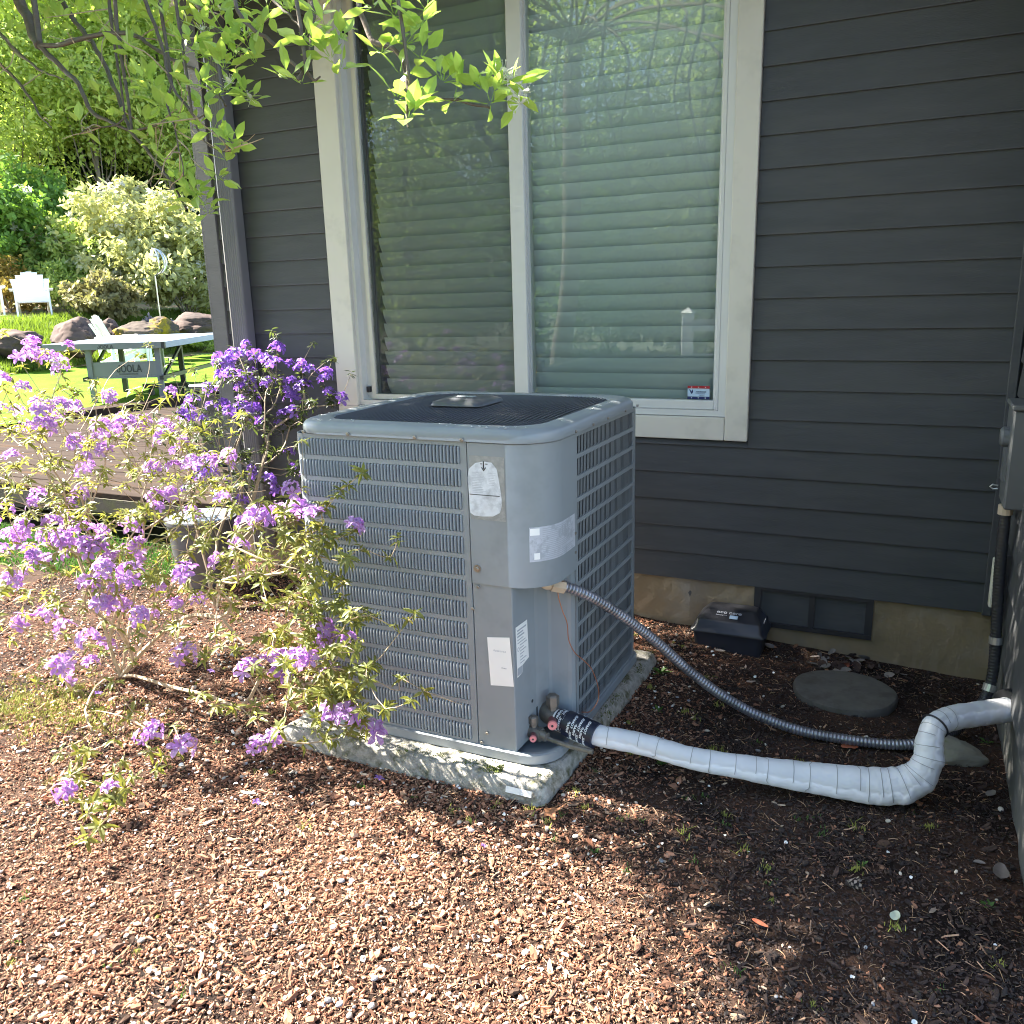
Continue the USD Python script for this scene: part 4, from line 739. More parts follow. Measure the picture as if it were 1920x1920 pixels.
WHORL_FRONT="-167,-176,34 -300,-89,93 -196,-176,23 -183,-170,46 -199,-183,25 -325,-151,47 -297,-170,8 -302,-186,55 -331,-154,109 -285,-168,102 -281,-128,58 -291,-87,77 -317,-181,64 -322,-94,104 -269,-121,65 -229,-193,8 -308,-115,102 -218,-214,8 -321,-167,27 -332,-156,8 -261,-163,60 -208,-231,8 -294,-83,71 -253,-148,59 -262,-178,57 -233,-144,55 -306,-190,45 -167,-164,12 -355,-98,94 -281,-166,25 -201,-177,43 -182,-170,92 -284,-161,37 -256,-179,8 -338,-156,86 -187,-163,69 -271,-105,30 -310,-119,50 -344,-126,69 -206,-158,64 -261,-148,32 -312,-120,100 -251,-204,8 -313,-157,8 -219,-221,8 -227,-152,64 -286,-185,73 -339,-164,21 -289,-125,70 -270,-107,25 -230,-164,30 -285,-101,77 -260,-129,108 -240,-189,18 -209,-157,24 -351,-134,107 -235,-216,8 -231,-205,17 -291,-184,27 -318,-140,67 -260,-167,70 -174,-173,38 -218,-201,8 -260,-127,19 -263,-148,117 -365,-99,120 -213,-196,22 -246,-131,53 -309,-163,107 -314,-117,50 -306,-160,88 -299,-164,84 -160,-171,33 -285,-192,23 -209,-166,14 -307,-178,96 -289,-138,73 -271,-179,8 -339,-133,83 -162,-167,38 -237,-157,75 -300,-179,95 -285,-163,62 -398,-105,121 -297,-170,43 -314,-120,109 -159,-174,49 -261,-134,40 -288,-147,12 -222,-194,8 -291,-178,83 -276,-152,111 -317,-130,115 -233,-147,92 -306,-153,81 -306,-174,60 -188,-170,50 -196,-159,41 -207,-157,15 -266,-149,111 -337,-134,79 -340,-103,116 -335,-152,109 -255,-118,87 -252,-170,81 -290,-99,94 -217,-219,8 -293,-125,43 -154,-176,61 -183,-161,70 -277,-111,31 -275,-141,94 -287,-176,36 -335,-100,75 -225,-151,66 -182,-161,58 -352,-118,110 -183,-162,86 -232,-169,38 -251,-166,82 -292,-147,61 -194,-168,74 -162,-171,31 -288,-148,19 -239,-152,86 -166,-171,31 -187,-161,26 -156,-175,42 -157,-170,34 -172,-166,87 -156,-170,20 -169,-171,81 -171,-166,31 -174,-170,68 -170,-164,26 -157,-172,23 -172,-168,55 -172,-163,39 -163,-172,37 -162,-165,13 -152,-175,44 -188,-158,76 -159,-173,29 -159,-175,21 -174,-162,8 -186,-164,80 -170,-172,37 -172,-162,57 -163,-171,62 -168,-175,16 -172,-175,33 -173,-168,66 -164,-169,28 -184,-161,8 -185,-160,18 -170,-168,59 -171,-164,81 -168,-166,84 -168,-170,19 -172,-173,22 -170,-166,82 -161,-163,18 -162,-160,12 -183,-166,26 -170,-171,13 -165,-166,59 -165,-175,47 -179,-160,28 -167,-173,43 -175,-165,85 -217,-228,8 -225,-224,8 -215,-220,8 -221,-208,8 -232,-202,8 -220,-224,8 -242,-207,12 -246,-208,8 -241,-215,8 -228,-209,8 -225,-215,8 -242,-214,8 -206,-237,8 -258,-206,8"
WHORL_REAR="-348,-52,64 -313,-14,118 -294,-40,82 -329,-66,79 -356,-37,91 -363,-32,74 -332,-58,72 -333,-47,113 -329,-60,104 -326,-27,77 -342,-34,118 -303,-17,91 -335,-36,89 -308,-14,93 -274,-31,107 -352,-17,97 -338,-34,77 -279,-35,103 -305,-27,60 -332,-25,75 -327,-44,97 -302,-14,94 -336,-55,107 -334,-54,98 -342,-57,86 -365,-24,84 -327,-65,72 -319,-14,121 -302,-37,95 -304,-39,52 -356,-21,84 -341,-17,74 -328,-40,64 -319,-35,54 -325,-14,104 -345,-25,89 -296,-32,119 -282,-44,74 -333,-17,75 -322,-62,78 -304,-28,109 -331,-66,76 -291,-20,101 -311,-14,87 -274,-20,106 -336,-14,92 -355,-34,74 -272,-20,104 -308,-14,93 -306,-14,100 -317,-27,70 -286,-20,116 -365,-41,63 -296,-45,93 -351,-33,46 -340,-38,61 -311,-48,80 -310,-14,79 -307,-36,95 -300,-14,97 -316,-60,66 -289,-20,120 -316,-38,65 -320,-14,126 -324,-33,121 -326,-61,114 -331,-17,103 -337,-14,114 -335,-40,97 -323,-25,126 -327,-28,74 -314,-33,114 -345,-29,71 -354,-26,83 -332,-21,120 -319,-37,118 -302,-47,122 -321,-20,47 -307,-62,61 -361,-36,79 -312,-38,65 -311,-24,115 -306,-49,66 -310,-61,69 -320,-14,109 -313,-14,120 -337,-14,100 -289,-20,103 -325,-62,91 -306,-25,53 -349,-47,89 -312,-35,117 -329,-14,122 -318,-53,108 -318,-53,57"
BRANCHES=[
("-1118,-2146,2218 -1092,-2168,2150 -1066,-2185,2103 -1037,-2198,2063 -994,-2200,2037 -965,-2209,2013 -945,-2226,1973 -930,-2241,1950 -895,-2244,1936 -841,-2237,1924 -788,-2231,1910 -767,-2240,1900",0.006,0.0025),
("-920,-2262,1959 -916,-2281,1923 -906,-2296,1896 -897,-2309,1873",0.003,0.0015),
("-1349,-1944,2314 -1334,-1982,2235 -1318,-2019,2157 -1305,-2053,2093 -1300,-2082,2065 -1298,-2111,2037",0.008,0.004),
("-1606,-1947,2332 -1554,-1988,2244 -1496,-2015,2194 -1428,-2036,2152 -1360,-2059,2099 -1308,-2085,2065",0.005,0.004),
("-1281,-2099,2054 -1257,-2104,2034 -1237,-2105,2040",0.004,0.002),
("-1455,-2003,2281 -1399,-2032,2221 -1346,-2055,2186 -1305,-2082,2154",0.004,0.002),
("-1868,-1822,2408 -1805,-1859,2332 -1737,-1886,2281 -1667,-1917,2217 -1602,-1945,2171 -1555,-1975,2146",0.006,0.002),
("-2797,-1628,2642 -2733,-1657,2531 -2678,-1676,2472 -2637,-1701,2414 -2587,-1719,2365",0.02,0.014),
("-2587,-1719,2365 -2492,-1729,2350 -2379,-1724,2358 -2267,-1722,2355 -2171,-1733,2335 -2074,-1752,2282 -1979,-1772,2231 -1880,-1787,2188 -1809,-1818,2140 -1738,-1853,2076",0.008,0.003),
("-2764,-1498,2641 -2673,-1536,2537 -2586,-1567,2461 -2498,-1597,2391 -2407,-1634,2291 -2330,-1675,2197 -2263,-1716,2122 -2205,-1754,2072 -2120,-1783,2010 -2035,-1814,1940 -1967,-1848,1888 -1894,-1885,1821",0.009,0.003),
("-2587,-1719,2365 -2526,-1728,2314 -2443,-1730,2246 -2372,-1745,2152 -2308,-1748,2114 -2222,-1740,2077",0.009,0.004),
("-2175,-1778,2065 -2074,-1786,2069 -2004,-1808,2076",0.004,0.002),
("-3032,-1570,2431 -2857,-1599,2303 -2728,-1645,2190 -2630,-1691,2132",0.006,0.002),
("-2071,-1793,2449 -1998,-1828,2336 -1933,-1862,2240 -1875,-1903,2132 -1808,-1926,2068 -1756,-1951,2031 -1702,-1960,2041",0.006,0.002),
("-3041,-1544,2540 -2850,-1604,2409 -2676,-1661,2318 -2510,-1713,2257",0.007,0.002),
("-2503,-1500,2599 -2423,-1572,2475 -2332,-1634,2372 -2245,-1697,2273",0.005,0.0015),
("-1916,-1861,2145 -1911,-1895,2085 -1868,-1914,2011 -1826,-1945,1896",0.004,0.0015),
("-1780,-1939,2044 -1744,-1955,1993 -1697,-1964,1949 -1634,-1956,1938",0.003,0.0015),
("-2240,-1738,2117 -2267,-1757,2094 -2332,-1790,2088 -2360,-1807,2073",0.003,0.0015),
]
SPURS="-1037,-2192,2121,5 -986,-2197,2098,7 -930,-2202,2066,6 -919,-2187,2100,3 -951,-2220,2037,6 -1003,-2225,2028,4 -915,-2223,2008,4 -955,-2238,1982,2 -933,-2288,1928,4 -901,-2308,1884,6 -891,-2272,1912,4 -858,-2245,1955,6 -827,-2264,1916,3 -807,-2246,1944,6 -779,-2236,1934,5 -753,-2221,1942,6 -730,-2213,1932,5 -764,-2235,1909,4 -714,-2211,1912,3 -1259,-2040,2144,6 -1217,-2050,2120,6 -1298,-2011,2189,5 -1306,-2067,2129,4 -1235,-2069,2081,6 -1269,-2079,2105,4 -1212,-2065,2057,5 -1290,-2110,2028,4 -1317,-2120,2038,3 -1358,-2038,2197,5 -1444,-2015,2221,6 -1571,-1948,2268,6 -1453,-2029,2185,4 -1423,-2000,2238,4 -1607,-1983,2206,6 -1713,-1895,2290,6 -1591,-1988,2161,7 -1559,-1964,2192,6 -1544,-1966,2160,5 -1530,-1968,2128,4 -1578,-1987,2142,5 -1727,-1917,2238,5 -1755,-1939,2206,6 -1746,-1944,2172,6 -1772,-1952,2186,5 -1881,-1851,2326,5 -1906,-1866,2313,6 -2162,-1768,2283,7 -2140,-1762,2268,5 -2272,-1692,2336,4 -2020,-1850,2159,7 -2127,-1775,2200,5 -2005,-1849,2137,4 -1967,-1845,2085,7 -1859,-1916,2056,6 -1982,-1846,2107,6 -1728,-1956,2099,6 -1708,-1928,2165,6 -1600,-2004,2117,6 -1683,-1940,2078,6 -1659,-1926,2090,6 -1633,-1919,2070,5 -1607,-1909,2062,5 -1795,-1882,2068,6 -1817,-1906,2020,5 -1688,-1967,1992,4 -1661,-1961,1969,6 -1635,-1953,1951,6 -1651,-1970,1918,4 -1941,-1877,1926,7 -1904,-1870,1889,7 -1874,-1864,1859,7 -1852,-1862,1830,7 -1837,-1861,1808,5 -1892,-1881,1831,5 -1918,-1875,1896,5 -2052,-1803,1972,4 -2070,-1799,2018,5 -2269,-1751,2117,5 -2399,-1675,2205,5 -2361,-1803,2089,4 -2603,-1636,2283,5 -2806,-1651,2164,4 -2698,-1624,2487,5 -2660,-1601,2503,6 -2626,-1595,2468,5 -2663,-1619,2444,4 -2971,-1521,2502,5 -2493,-1528,2481,5 -2243,-1652,2429,5 -2109,-1708,2409,6 -2514,-1575,2347,4 -2609,-1669,2174,4 -1742,-1908,1887,3 -1747,-1912,1880,3 -2102,-1799,2071,5 -2248,-1663,2398,4 -2585,-1606,2358,4 -2936,-1565,2284,4 -2542,-1546,2499,4"
BLOSSOMS="-736,-2210,1952 -759,-2217,1967 -698,-2223,1922 -705,-2232,1903 -746,-2211,1966 -1554,-1958,2202 -1621,-1962,2098 -1736,-1920,2241 -1608,-1907,2069"

class Grow:
    """Branches from a few main stems to every tip: each tip joins the node that keeps its way short, thickness follows the load."""
    def __init__(s, base): s.p = [np.array(base, float)]; s.par = [-1]; s.d = [0.0]
    def stem(s, pts, frm=0):
        k = frm
        for q in pts: s.p.append(np.array(q, float)); s.par.append(k); s.d.append(s.d[k] + np.linalg.norm(s.p[-1] - s.p[k])); k = len(s.p) - 1
        return k
    def grow(s, tips, rng, step=.10, w=.35, sag=.05):
        tips = sorted(tips, key=lambda t: np.linalg.norm(t - s.p[0])); s.tip = []
        for t in tips:
            P = np.array(s.p); D = np.linalg.norm(P - t, axis=1); cost = D + w * np.array(s.d) + .25 * np.maximum(P[:, 2] - t[2] - .15, 0)
            k = int(np.argmin(cost)); a = s.p[k]; L = np.linalg.norm(t - a); n = max(1, int(L / step)); prev = k
            mid = (a + t) / 2 + np.array([rng.gauss(0, .16) * L, rng.gauss(0, .16) * L, -sag * L + rng.gauss(0, .10) * L])
            for i in range(1, n + 1):
                u = i / n; q = (1 - u) ** 2 * a + 2 * u * (1 - u) * mid + u * u * t + (np.array([rng.gauss(0, .006) for _ in range(3)]) if i < n else 0); q[2] = max(q[2], .012)
                s.p.append(q); s.par.append(prev); s.d.append(s.d[prev] + L / n); prev = len(s.p) - 1
            s.tip.append(prev)
        return s
    def mesh(s, r0, e=2.4, rmax=1, sides=5):
        n = len(s.p); load = np.zeros(n); ch = [[] for _ in range(n)]
        for i in range(n - 1, 0, -1):
            if not ch[i]: load[i] = 1
            load[s.par[i]] += load[i]; ch[s.par[i]].append(i)
        rad = np.minimum(r0 * np.maximum(load, 1) ** (1 / e), rmax); thick, thin = MB(), MB()
        starts = [(0, c) for c in ch[0]]
        while starts:
            a, c = starts.pop(); path = [a, c]
            while ch[path[-1]]:
                nx = max(ch[path[-1]], key=lambda k: load[k]); starts += [(path[-1], k) for k in ch[path[-1]] if k != nx]; path.append(nx)
            P = np.array([s.p[k] for k in path]); R_ = np.array([min(rad[k], rad[c]) for k in path]); R_[-1] *= .6
            m = 2 * len(P) if len(P) > 2 else len(P); Q = spline(P, m) if len(P) > 2 else P; Rq = np.interp(np.linspace(0, 1, len(Q)), np.linspace(0, 1, len(P)), R_)
            (thick if rad[c] > r0 * 2.3 else thin).add(tube(Q, Rq, sides if rad[c] > r0 * 2.3 else 4, cap=False))
        return thick, thin
def unit(v): v = np.asarray(v, float); return v / (np.linalg.norm(v) + 1e-12)
def frame(a):
    a = unit(a); s = unit(np.cross(a, [.3, .1, 1.0] if abs(a[2]) < .95 else [1.0, 0, 0])); return a, s, np.cross(s, a)
LF = np.array([(0, 1, 2), (0, 2, 3), (1, 4, 5), (1, 5, 2), (2, 5, 6), (2, 6, 3), (4, 7, 5), (5, 7, 6)])
def blade(b, d, up, L, W, droop=.25, fold=.25):
    """One leaf of eight faces, folded along its midrib and bent down."""
    d = unit(d); s = unit(np.cross(d, up)); n = np.cross(s, d); o = []
    for u, w in ((.0, .0), (.32, .5), (.66, .44), (1.0, 0)):
        c = b + d * L * u - n * L * droop * u * u
        if w == 0: o.append([c])
        else: o.append([c + s * W * w + n * W * w * fold, c, c - s * W * w + n * W * w * fold])
    return np.array([o[0][0], *o[1], *o[2], o[3][0]]), LF
def whorl(p, ax, rng, n, L):
    m = MB(); a, s, t = frame(ax); ph = rng.random() * 6
    for k in range(n):
        an = ph + k * 6.283 / n * 1.0 + rng.gauss(0, .25); lift = rng.uniform(-.35, .7); d = (math.cos(an) * s + math.sin(an) * t) + a * lift
        l = L * rng.uniform(.6, 1.15); m.add(blade(p + a * rng.uniform(-.012, .01), d, a if abs(unit(d) @ a) < .9 else s, l, l * rng.uniform(.25, .36), rng.uniform(.1, .6), rng.uniform(.1, .4)))
    if rng.random() < .7: m.add(blade(p, a, s, L * .45, L * .12, .05, .3))
    return m
def truss(p, ax, rng, n, R_):
    """A head of open five-petalled flowers with their stamens."""
    m = MB(); st = MB(); a, s, t = frame(ax)
    for k in range(n):
        an = k * 2.4 + rng.random(); el = rng.uniform(.15, 1.25) if n > 1 else 1.4; d = unit((math.cos(an) * s + math.sin(an) * t) * math.cos(el) + a * math.sin(el)); c = p + d * R_ * .62; _, u, w = frame(d); ph = rng.random() * 6
        for q in range(5):
            b = ph + q * 1.2566; o = math.cos(b) * u + math.sin(b) * w; sd = -math.sin(b) * u + math.cos(b) * w; l = R_ * rng.uniform(.70, 1.0); ww = l * .27
            P = np.array([c, c + o * l * .5 + d * l * .34 + sd * ww, c + o * l * .5 + d * l * .28, c + o * l * .5 + d * l * .34 - sd * ww, c + o * l * .85 + d * l * .30 + sd * ww * .7, c + o * l + d * l * .16, c + o * l * .85 + d * l * .30 - sd * ww * .7])
            m.add((P, np.array([(0, 1, 2), (0, 2, 3), (1, 4, 2), (2, 4, 5), (2, 5, 6), (2, 6, 3)])))
        for q in range(4):
            e = d * R_ * .75 + (u * rng.gauss(0, .2) + w * rng.gauss(0, .2)) * R_; h = u * .0005; st.add((np.array([c - h, c + h, c + e]), np.array([(0, 1, 2)])))
    return m.add(st.get())
def bush(name, label, base, stems, flowers, whorls, mt_petal, mt_leaf, mt_twig, seed, r0, leafL, trussR, rmax=.02, more=0):
    rng = random.Random(seed); t = thing(name, label, 'shrub'); g = Grow(base)
    for frm, pts in stems: g.stem(pts, frm)
    whorls = list(whorls); flowers = list(flowers); flowers += [q for q in (p + np.array([rng.gauss(0, .09), rng.gauss(0, .09), rng.gauss(0, .07)]) for p in rng.sample(flowers, len(flowers) * 2 // 5)) if q[2] > .35 and q[1] < -.12 and not (q[0] > -1.98 and q[1] > -1.55)]; extra2 = [w + np.array([rng.gauss(0, .12), rng.gauss(0, .12), rng.gauss(.02, .10)]) for w in whorls for _ in range(2 if more < .9 else 5) if w[2] > .36 and rng.random() < .8]; extra = extra2 + [w + np.array([rng.gauss(0, .05), rng.gauss(0, .05), rng.gauss(.0, .045)]) for w in rng.sample(whorls, int(len(whorls) * min(more, 1))) if w[2] > .30]; extra = [e for e in extra if e[2] > .03 and not (e[0] > -1.95 and e[1] > -1.54 and e[1] < -.5) and e[1] < -.1]; bare = [w + np.array([rng.gauss(0, .13), rng.gauss(0, .10), rng.gauss(-.05, .10)]) for w in rng.sample(whorls, len(whorls) // 2)]; bare = [b for b in bare if b[2] > .06 and not (b[0] > -1.95 and b[1] > -1.54) and b[1] < -.1]; tips = flowers + whorls + extra + bare; g.grow(tips, rng); th, tw = g.mesh(r0, rmax=rmax)
    obj('branch', th, mt_twig, t, smooth=60); obj('twig', tw, mt_twig, t, smooth=60, kind='stuff')
    where = {tuple(np.round(g.p[k], 5)): k for k in g.tip}
    def axis(p):
        k = where[tuple(np.round(p, 5))]; return unit(unit(g.p[k] - g.p[g.par[k]]) * .55 + np.array([rng.gauss(0, .15), rng.gauss(0, .15), .75]))
    nl = 0
    for p in flowers:
        a = axis(p); big = rng.uniform(.62, 1.12); obj('flower_cluster', truss(p + a * .012, a, rng, rng.randint(3, 6), trussR * big), mt_petal, t)
        if rng.random() < .8 and nl < 290: obj('leaf_cluster', whorl(p - a * .012, a, rng, rng.randint(4, 7), leafL), mt_leaf, t); nl += 1
    for p in (whorls + extra)[:298 - nl]: obj('leaf_cluster', whorl(p, axis(p), rng, rng.randint(6, 10), leafL * rng.uniform(.75, 1.1)), mt_leaf, t)
    rest = MB()          # single leaves along the twigs
    idx = [i for i in range(1, len(g.p)) if g.d[i] > .45]
    for p in (whorls + extra)[298 - nl:]: rest.add(whorl(p, axis(p), rng, rng.randint(6, 10), leafL).get())
    for _ in range(len(idx) // 3):
        i = rng.choice(idx); rest.add(whorl(g.p[i], unit([rng.gauss(0, 1), rng.gauss(0, 1), .8]), rng, rng.randint(1, 3), leafL * .8).get())
    obj('leaf_scatter', rest, mt_leaf, t, kind='stuff')
    return t
V = lambda *q: [np.array(p) for p in q]
bush('rhododendron', 'straggly rhododendron with lilac-pink flowers left of the air conditioner', (-3.03, -1.42, .0),
    [(0, V((-2.93, -1.42, .10), (-2.78, -1.43, .22), (-2.62, -1.45, .33), (-2.45, -1.5, .40), (-2.3, -1.53, .42))), (0, V((-2.9, -1.46, .05), (-2.65, -1.50, .06), (-2.4, -1.53, .08), (-2.2, -1.58, .09), (-2.05, -1.66, .08))),
     (0, V((-2.98, -1.52, .05), (-2.9, -1.65, .08), (-2.75, -1.82, .08), (-2.62, -1.9, .06))), (0, V((-3.06, -1.35, .12), (-3.1, -1.22, .35), (-3.12, -1.12, .58))), (0, V((-3.1, -1.4, .15), (-3.25, -1.35, .4), (-3.4, -1.3, .65))),
     (0, V((-3.12, -1.45, .1), (-3.35, -1.55, .25), (-3.55, -1.6, .4)))],
    decode(FLOWER_FRONT), decode(WHORL_FRONT), 'petal_lilac', 'rhodo_leaf', 'twig_pale', 4, .0015, .041, .043, .0125, 1.0)
bush('rhododendron', 'violet-flowered rhododendron against the wall beside the downspout', (-3.25, -.62, .0),
    [(0, V((-3.2, -.6, .15), (-3.15, -.55, .35), (-3.05, -.5, .55), (-3.0, -.45, .75))), (0, V((-3.3, -.6, .2), (-3.4, -.55, .45), (-3.45, -.5, .68))), (0, V((-3.12, -.62, .25), (-2.9, -.6, .5)))],
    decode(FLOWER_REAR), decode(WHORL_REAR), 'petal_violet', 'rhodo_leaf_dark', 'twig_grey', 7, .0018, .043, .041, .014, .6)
# fallen blossoms
for px, py, lb in ((708, 1468, 'single purple blossom fallen on the sunlit mulch before the pad'), (478, 1512, 'purple blossom fallen well in front of the rhododendron'), (1643, 1398, 'violet petals lying just behind the white pipe bend'), (905, 1300 + 290, 'pinkish petal scrap on the mulch in front of the pad'), (182, 1306, 'lilac blossom fallen under the rhododendron stems'), (395, 1265, 'lilac blossom fallen beyond the low arching branch')):
    P = at(px, py, 2, .012); obj('fallen_blossom', truss(np.array(P), np.array([.2, .1, 1]), random.Random(px), 1, .022 if px != 905 else .012), 'petal_violet', label=lb, category='blossom')
# ================================================================ fruit tree hanging into the top of the picture
mat('lime_leaf', (.40, .58, .13), .45, .18, 30, (.52, .62, .20), (.5, .7), 9, island=.2, trans=(.60, .84, .12))
mat('tree_bark', (.10, .072, .05), .85, .3, 40, (.09, .08, .06), (.45, .65), 20, bump=.6, bscale=120)
mat('blossom_white', (.82, .82, .76), .6, .05, 20, trans=(.7, .7, .6))
def sunward(x, y, z): return np.array([x, y, 0]) + SUN * (z / SUN[2])
tree = thing('fruit_tree', 'fruit tree whose lime-green spring branches hang in at the upper left', 'tree')
rng = random.Random(12); bm = MB(); ends = []
for s_, r0, r1 in BRANCHES:
    P = np.array(decode(s_, 1000.)); Q = spline(P, len(P) * 4); R_ = np.linspace(r0, r1, len(Q)) * (1 + .25 * (meshkit.noise(Q * 60, 3) - .5)); ends.append((P[0], r0))
    obj('branch', tube(Q + (meshkit.noise(Q[:, [1, 2, 0]] * 30, 5)[:, None] - .5) * .006, R_, 7), 'tree_bark', tree, smooth=60)
hub = np.array([-3.2, -4.6, 3.9]); tk = np.array([-3.7, -5.2, 0])
obj('trunk', MB().add(tube(spline([tk, tk + (.05, .05, .8), tk + (.25, .2, 1.8), hub + (-.1, -.1, -.3), hub], 20), np.linspace(.13, .07, 20), 12)), 'tree_bark', tree, smooth=60)
lm = MB()
for p, r in ends:
    px_ = 960 + FPX * ((p - CAM) @ RGT) / ((p - CAM) @ FWD); side_ = -RGT * .25 + UPV * .15 if px_ < 0 else UPV * .5 - RGT * .05; q = p + side_; q2 = q + UPV * .45 + RGT * .15; lm.add(tube(spline([hub, (q2 + hub) / 2 + (0, 0, .15), q2, q, p], 20), np.linspace(.014, r, 20), 6))
for q_ in (sunward(-.3, -.3, 4.2), sunward(.4, -1.8, 2.9), sunward(-.5, -1.0, 3.0)): lm.add(tube(spline([hub, (hub + q_) / 2 + (0, 0, .3), q_], 16), np.linspace(.035, .008, 16), 7))  # limbs added to carry the unseen shade clumps
obj('limb', lm, 'tree_bark', tree, smooth=60)
tw_ = MB(); ctrl = [np.array(decode(s_, 1000.)) for s_, r0, r1 in BRANCHES[6:]]
for k in range(46):
    P = spline(rng.choice(ctrl), 30); p = P[rng.randint(5, 28)]; L = rng.uniform(.08, .22); d = unit_([rng.gauss(0, .8), rng.gauss(0, .8), rng.gauss(-.15, .5)]); e = unit_([rng.gauss(0, 1), rng.gauss(0, 1), rng.gauss(.2, 1)])
    tw_.add(tube(spline([p, p + d * L * .35 + e * L * .06, p + d * L * .7 - e * L * .05, p + d * L], 9), np.linspace(.0022, .0008, 9), 4, cap=False))
obj('twig', tw_, 'twig_pale', tree, kind='stuff')
nleaf = 0; rest = MB(); spur = MB()
def tree_leaf(p, d, L): 
    return blade(p, d, unit([rng.gauss(0, .5), rng.gauss(0, .5), 1]), L, L * rng.uniform(.38, .52), rng.uniform(-.05, .3), rng.uniform(.1, .4))
for q in SPURS.split():
    x, y, z, n = map(int, q.split(',')); p = np.array([x, y, z]) / 1000.; a = unit([rng.gauss(0, .5), rng.gauss(0, .5), .9])
    near = np.linalg.norm(p - CAM) < 2.15; _, s, t = frame(a); ph = rng.random() * 6
    for k in range(n + 1):
        an = ph + k * 2.4; d = unit((math.cos(an) * s + math.sin(an) * t) * rng.uniform(.5, 1) + a * rng.uniform(.1, .9)); L = rng.uniform(.034, .060)
        b = p + d * .006; st_ = d * rng.uniform(.008, .018); spur.add(tube([b, b + st_], [.0009, .0007], 4)); lf = tree_leaf(b + st_, d, L)
        if nleaf < 295: obj('leaf', lf, 'lime_leaf', tree); nleaf += 1
        else: rest.add(lf)
obj('leaf_stalk', spur, 'lime_leaf', tree, kind='stuff')
for k, q in enumerate(BLOSSOMS.split()):
    p = np.array(list(map(int, q.split(',')))) / 1000.; m = MB()
    for j in range(14):
        d = unit([rng.gauss(0, 1), rng.gauss(0, 1), rng.gauss(.5, 1)]); m.add(tube([p, p + d * rng.uniform(.012, .022)], [.0007, .0005], 3)); m.add((np.asarray(trimesh.creation.icosphere(0, .0013).vertices) + p + d * .02, trimesh.creation.icosphere(0, .0013).faces))
    for j in range(2 if k % 2 else 1): m.add(blade(p, unit([rng.gauss(0, 1), rng.gauss(0, 1), .3]), np.array([0, 0, 1.0]), .017, .014, -.2, .3))
    obj('blossom', m, 'blossom_white', tree)
# unseen leaf clumps added toward the sun to shade soil, wall and wing
def leafcloud(ells, n, size, seed, up=.9, aspect=.55, clump=9, spread=.22):
    """Leaf-sized faces in clumps through a crown made of ellipsoids (centre, radii)."""
    g = np.random.default_rng(seed); w = np.array([np.prod(e[1]) ** (2 / 3) for e in ells]); w /= w.sum(); nc = max(1, n // clump); e = g.choice(len(ells), nc, p=w)
    C0 = np.array([q[0] for q in ells], float)[e]; R0 = np.array([q[1] for q in ells], float)[e]; d = g.normal(size=(nc, 3)); d /= np.linalg.norm(d, axis=1, keepdims=True)
    cc_ = C0 + d * R0 * (g.random(nc) ** .33)[:, None] * (.8 + .45 * g.random(nc))[:, None]
    c = np.repeat(cc_, clump, 0) + g.normal(size=(nc * clump, 3)) * spread * np.repeat(R0.min(1), clump)[:, None]; o = np.repeat(d, clump, 0); n_ = len(c)
    ax = g.normal(size=(n_, 3)) + o * .5 - (0, 0, .25); ax /= np.linalg.norm(ax, axis=1, keepdims=True); nn = g.normal(size=(n_, 3)) * .8 + o * .5 + (0, 0, up); s = np.cross(ax, nn); s /= np.linalg.norm(s, axis=1, keepdims=True) + 1e-9; nn = np.cross(s, ax)
    L = size * g.uniform(.6, 1.3, n_)[:, None]; W = L * aspect * .5
    v = np.stack([c, c + ax * L * .5 + s * W - nn * L * .08, c + ax * L - nn * L * .2, c + ax * L * .5 - s * W - nn * L * .08], 1).reshape(-1, 3); b = np.arange(n_)[:, None] * 4
    return v, np.vstack([b + [0, 1, 2], b + [0, 2, 3]])
SHADE_CLUMPS = [(.14, -1.86, 2.9, .40), (-.25, -1.55, 3.1, .34), (-.5, -1.2, 3.0, .32), (.15, -1.2, 3.2, .40), (.38, -2.3, 2.8, .30), (-.6, -.75, 3.1, .3), (-.1, -.75, 3.2, .35), (.35, -.7, 3.0, .3), (.3, -1.65, 3.0, .3), (.45, -1.2, 3.1, .26), (.75, -1.95, 3.2, .38), (.8, -1.4, 3.3, .40), (.85, -.85, 3.3, .36), (1.3, -1.65, 3.6, .42), (1.3, -1.05, 3.6, .42), (1.3, -.5, 3.8, .40), (1.75, -.8, 3.8, .38), (-.85, -.33, 4.3, .36), (-.4, -.30, 4.3, .38), (.05, -.30, 4.3, .38), (.5, -.30, 4.3, .38), (.9, -.35, 4.3, .36)]  # ground spots to shade, with height and radius of each added clump
ells = [(sunward(a, b, c), (r, r, r * .7)) for a, b, c, r in SHADE_CLUMPS]
rest.add(leafcloud(ells, 27000, .06, 3))
rest.add(leafcloud([((-3.4, -4.6, 4.1), (.9, .7, .5)), ((-2.6, -4.9, 4.0), (.6, .6, .4))], 3000, .06, 4))
obj('leaf_mass', rest, 'lime_leaf', tree, kind='stuff')  # spare branch leaves, crown over the trunk, and the added shade clumps

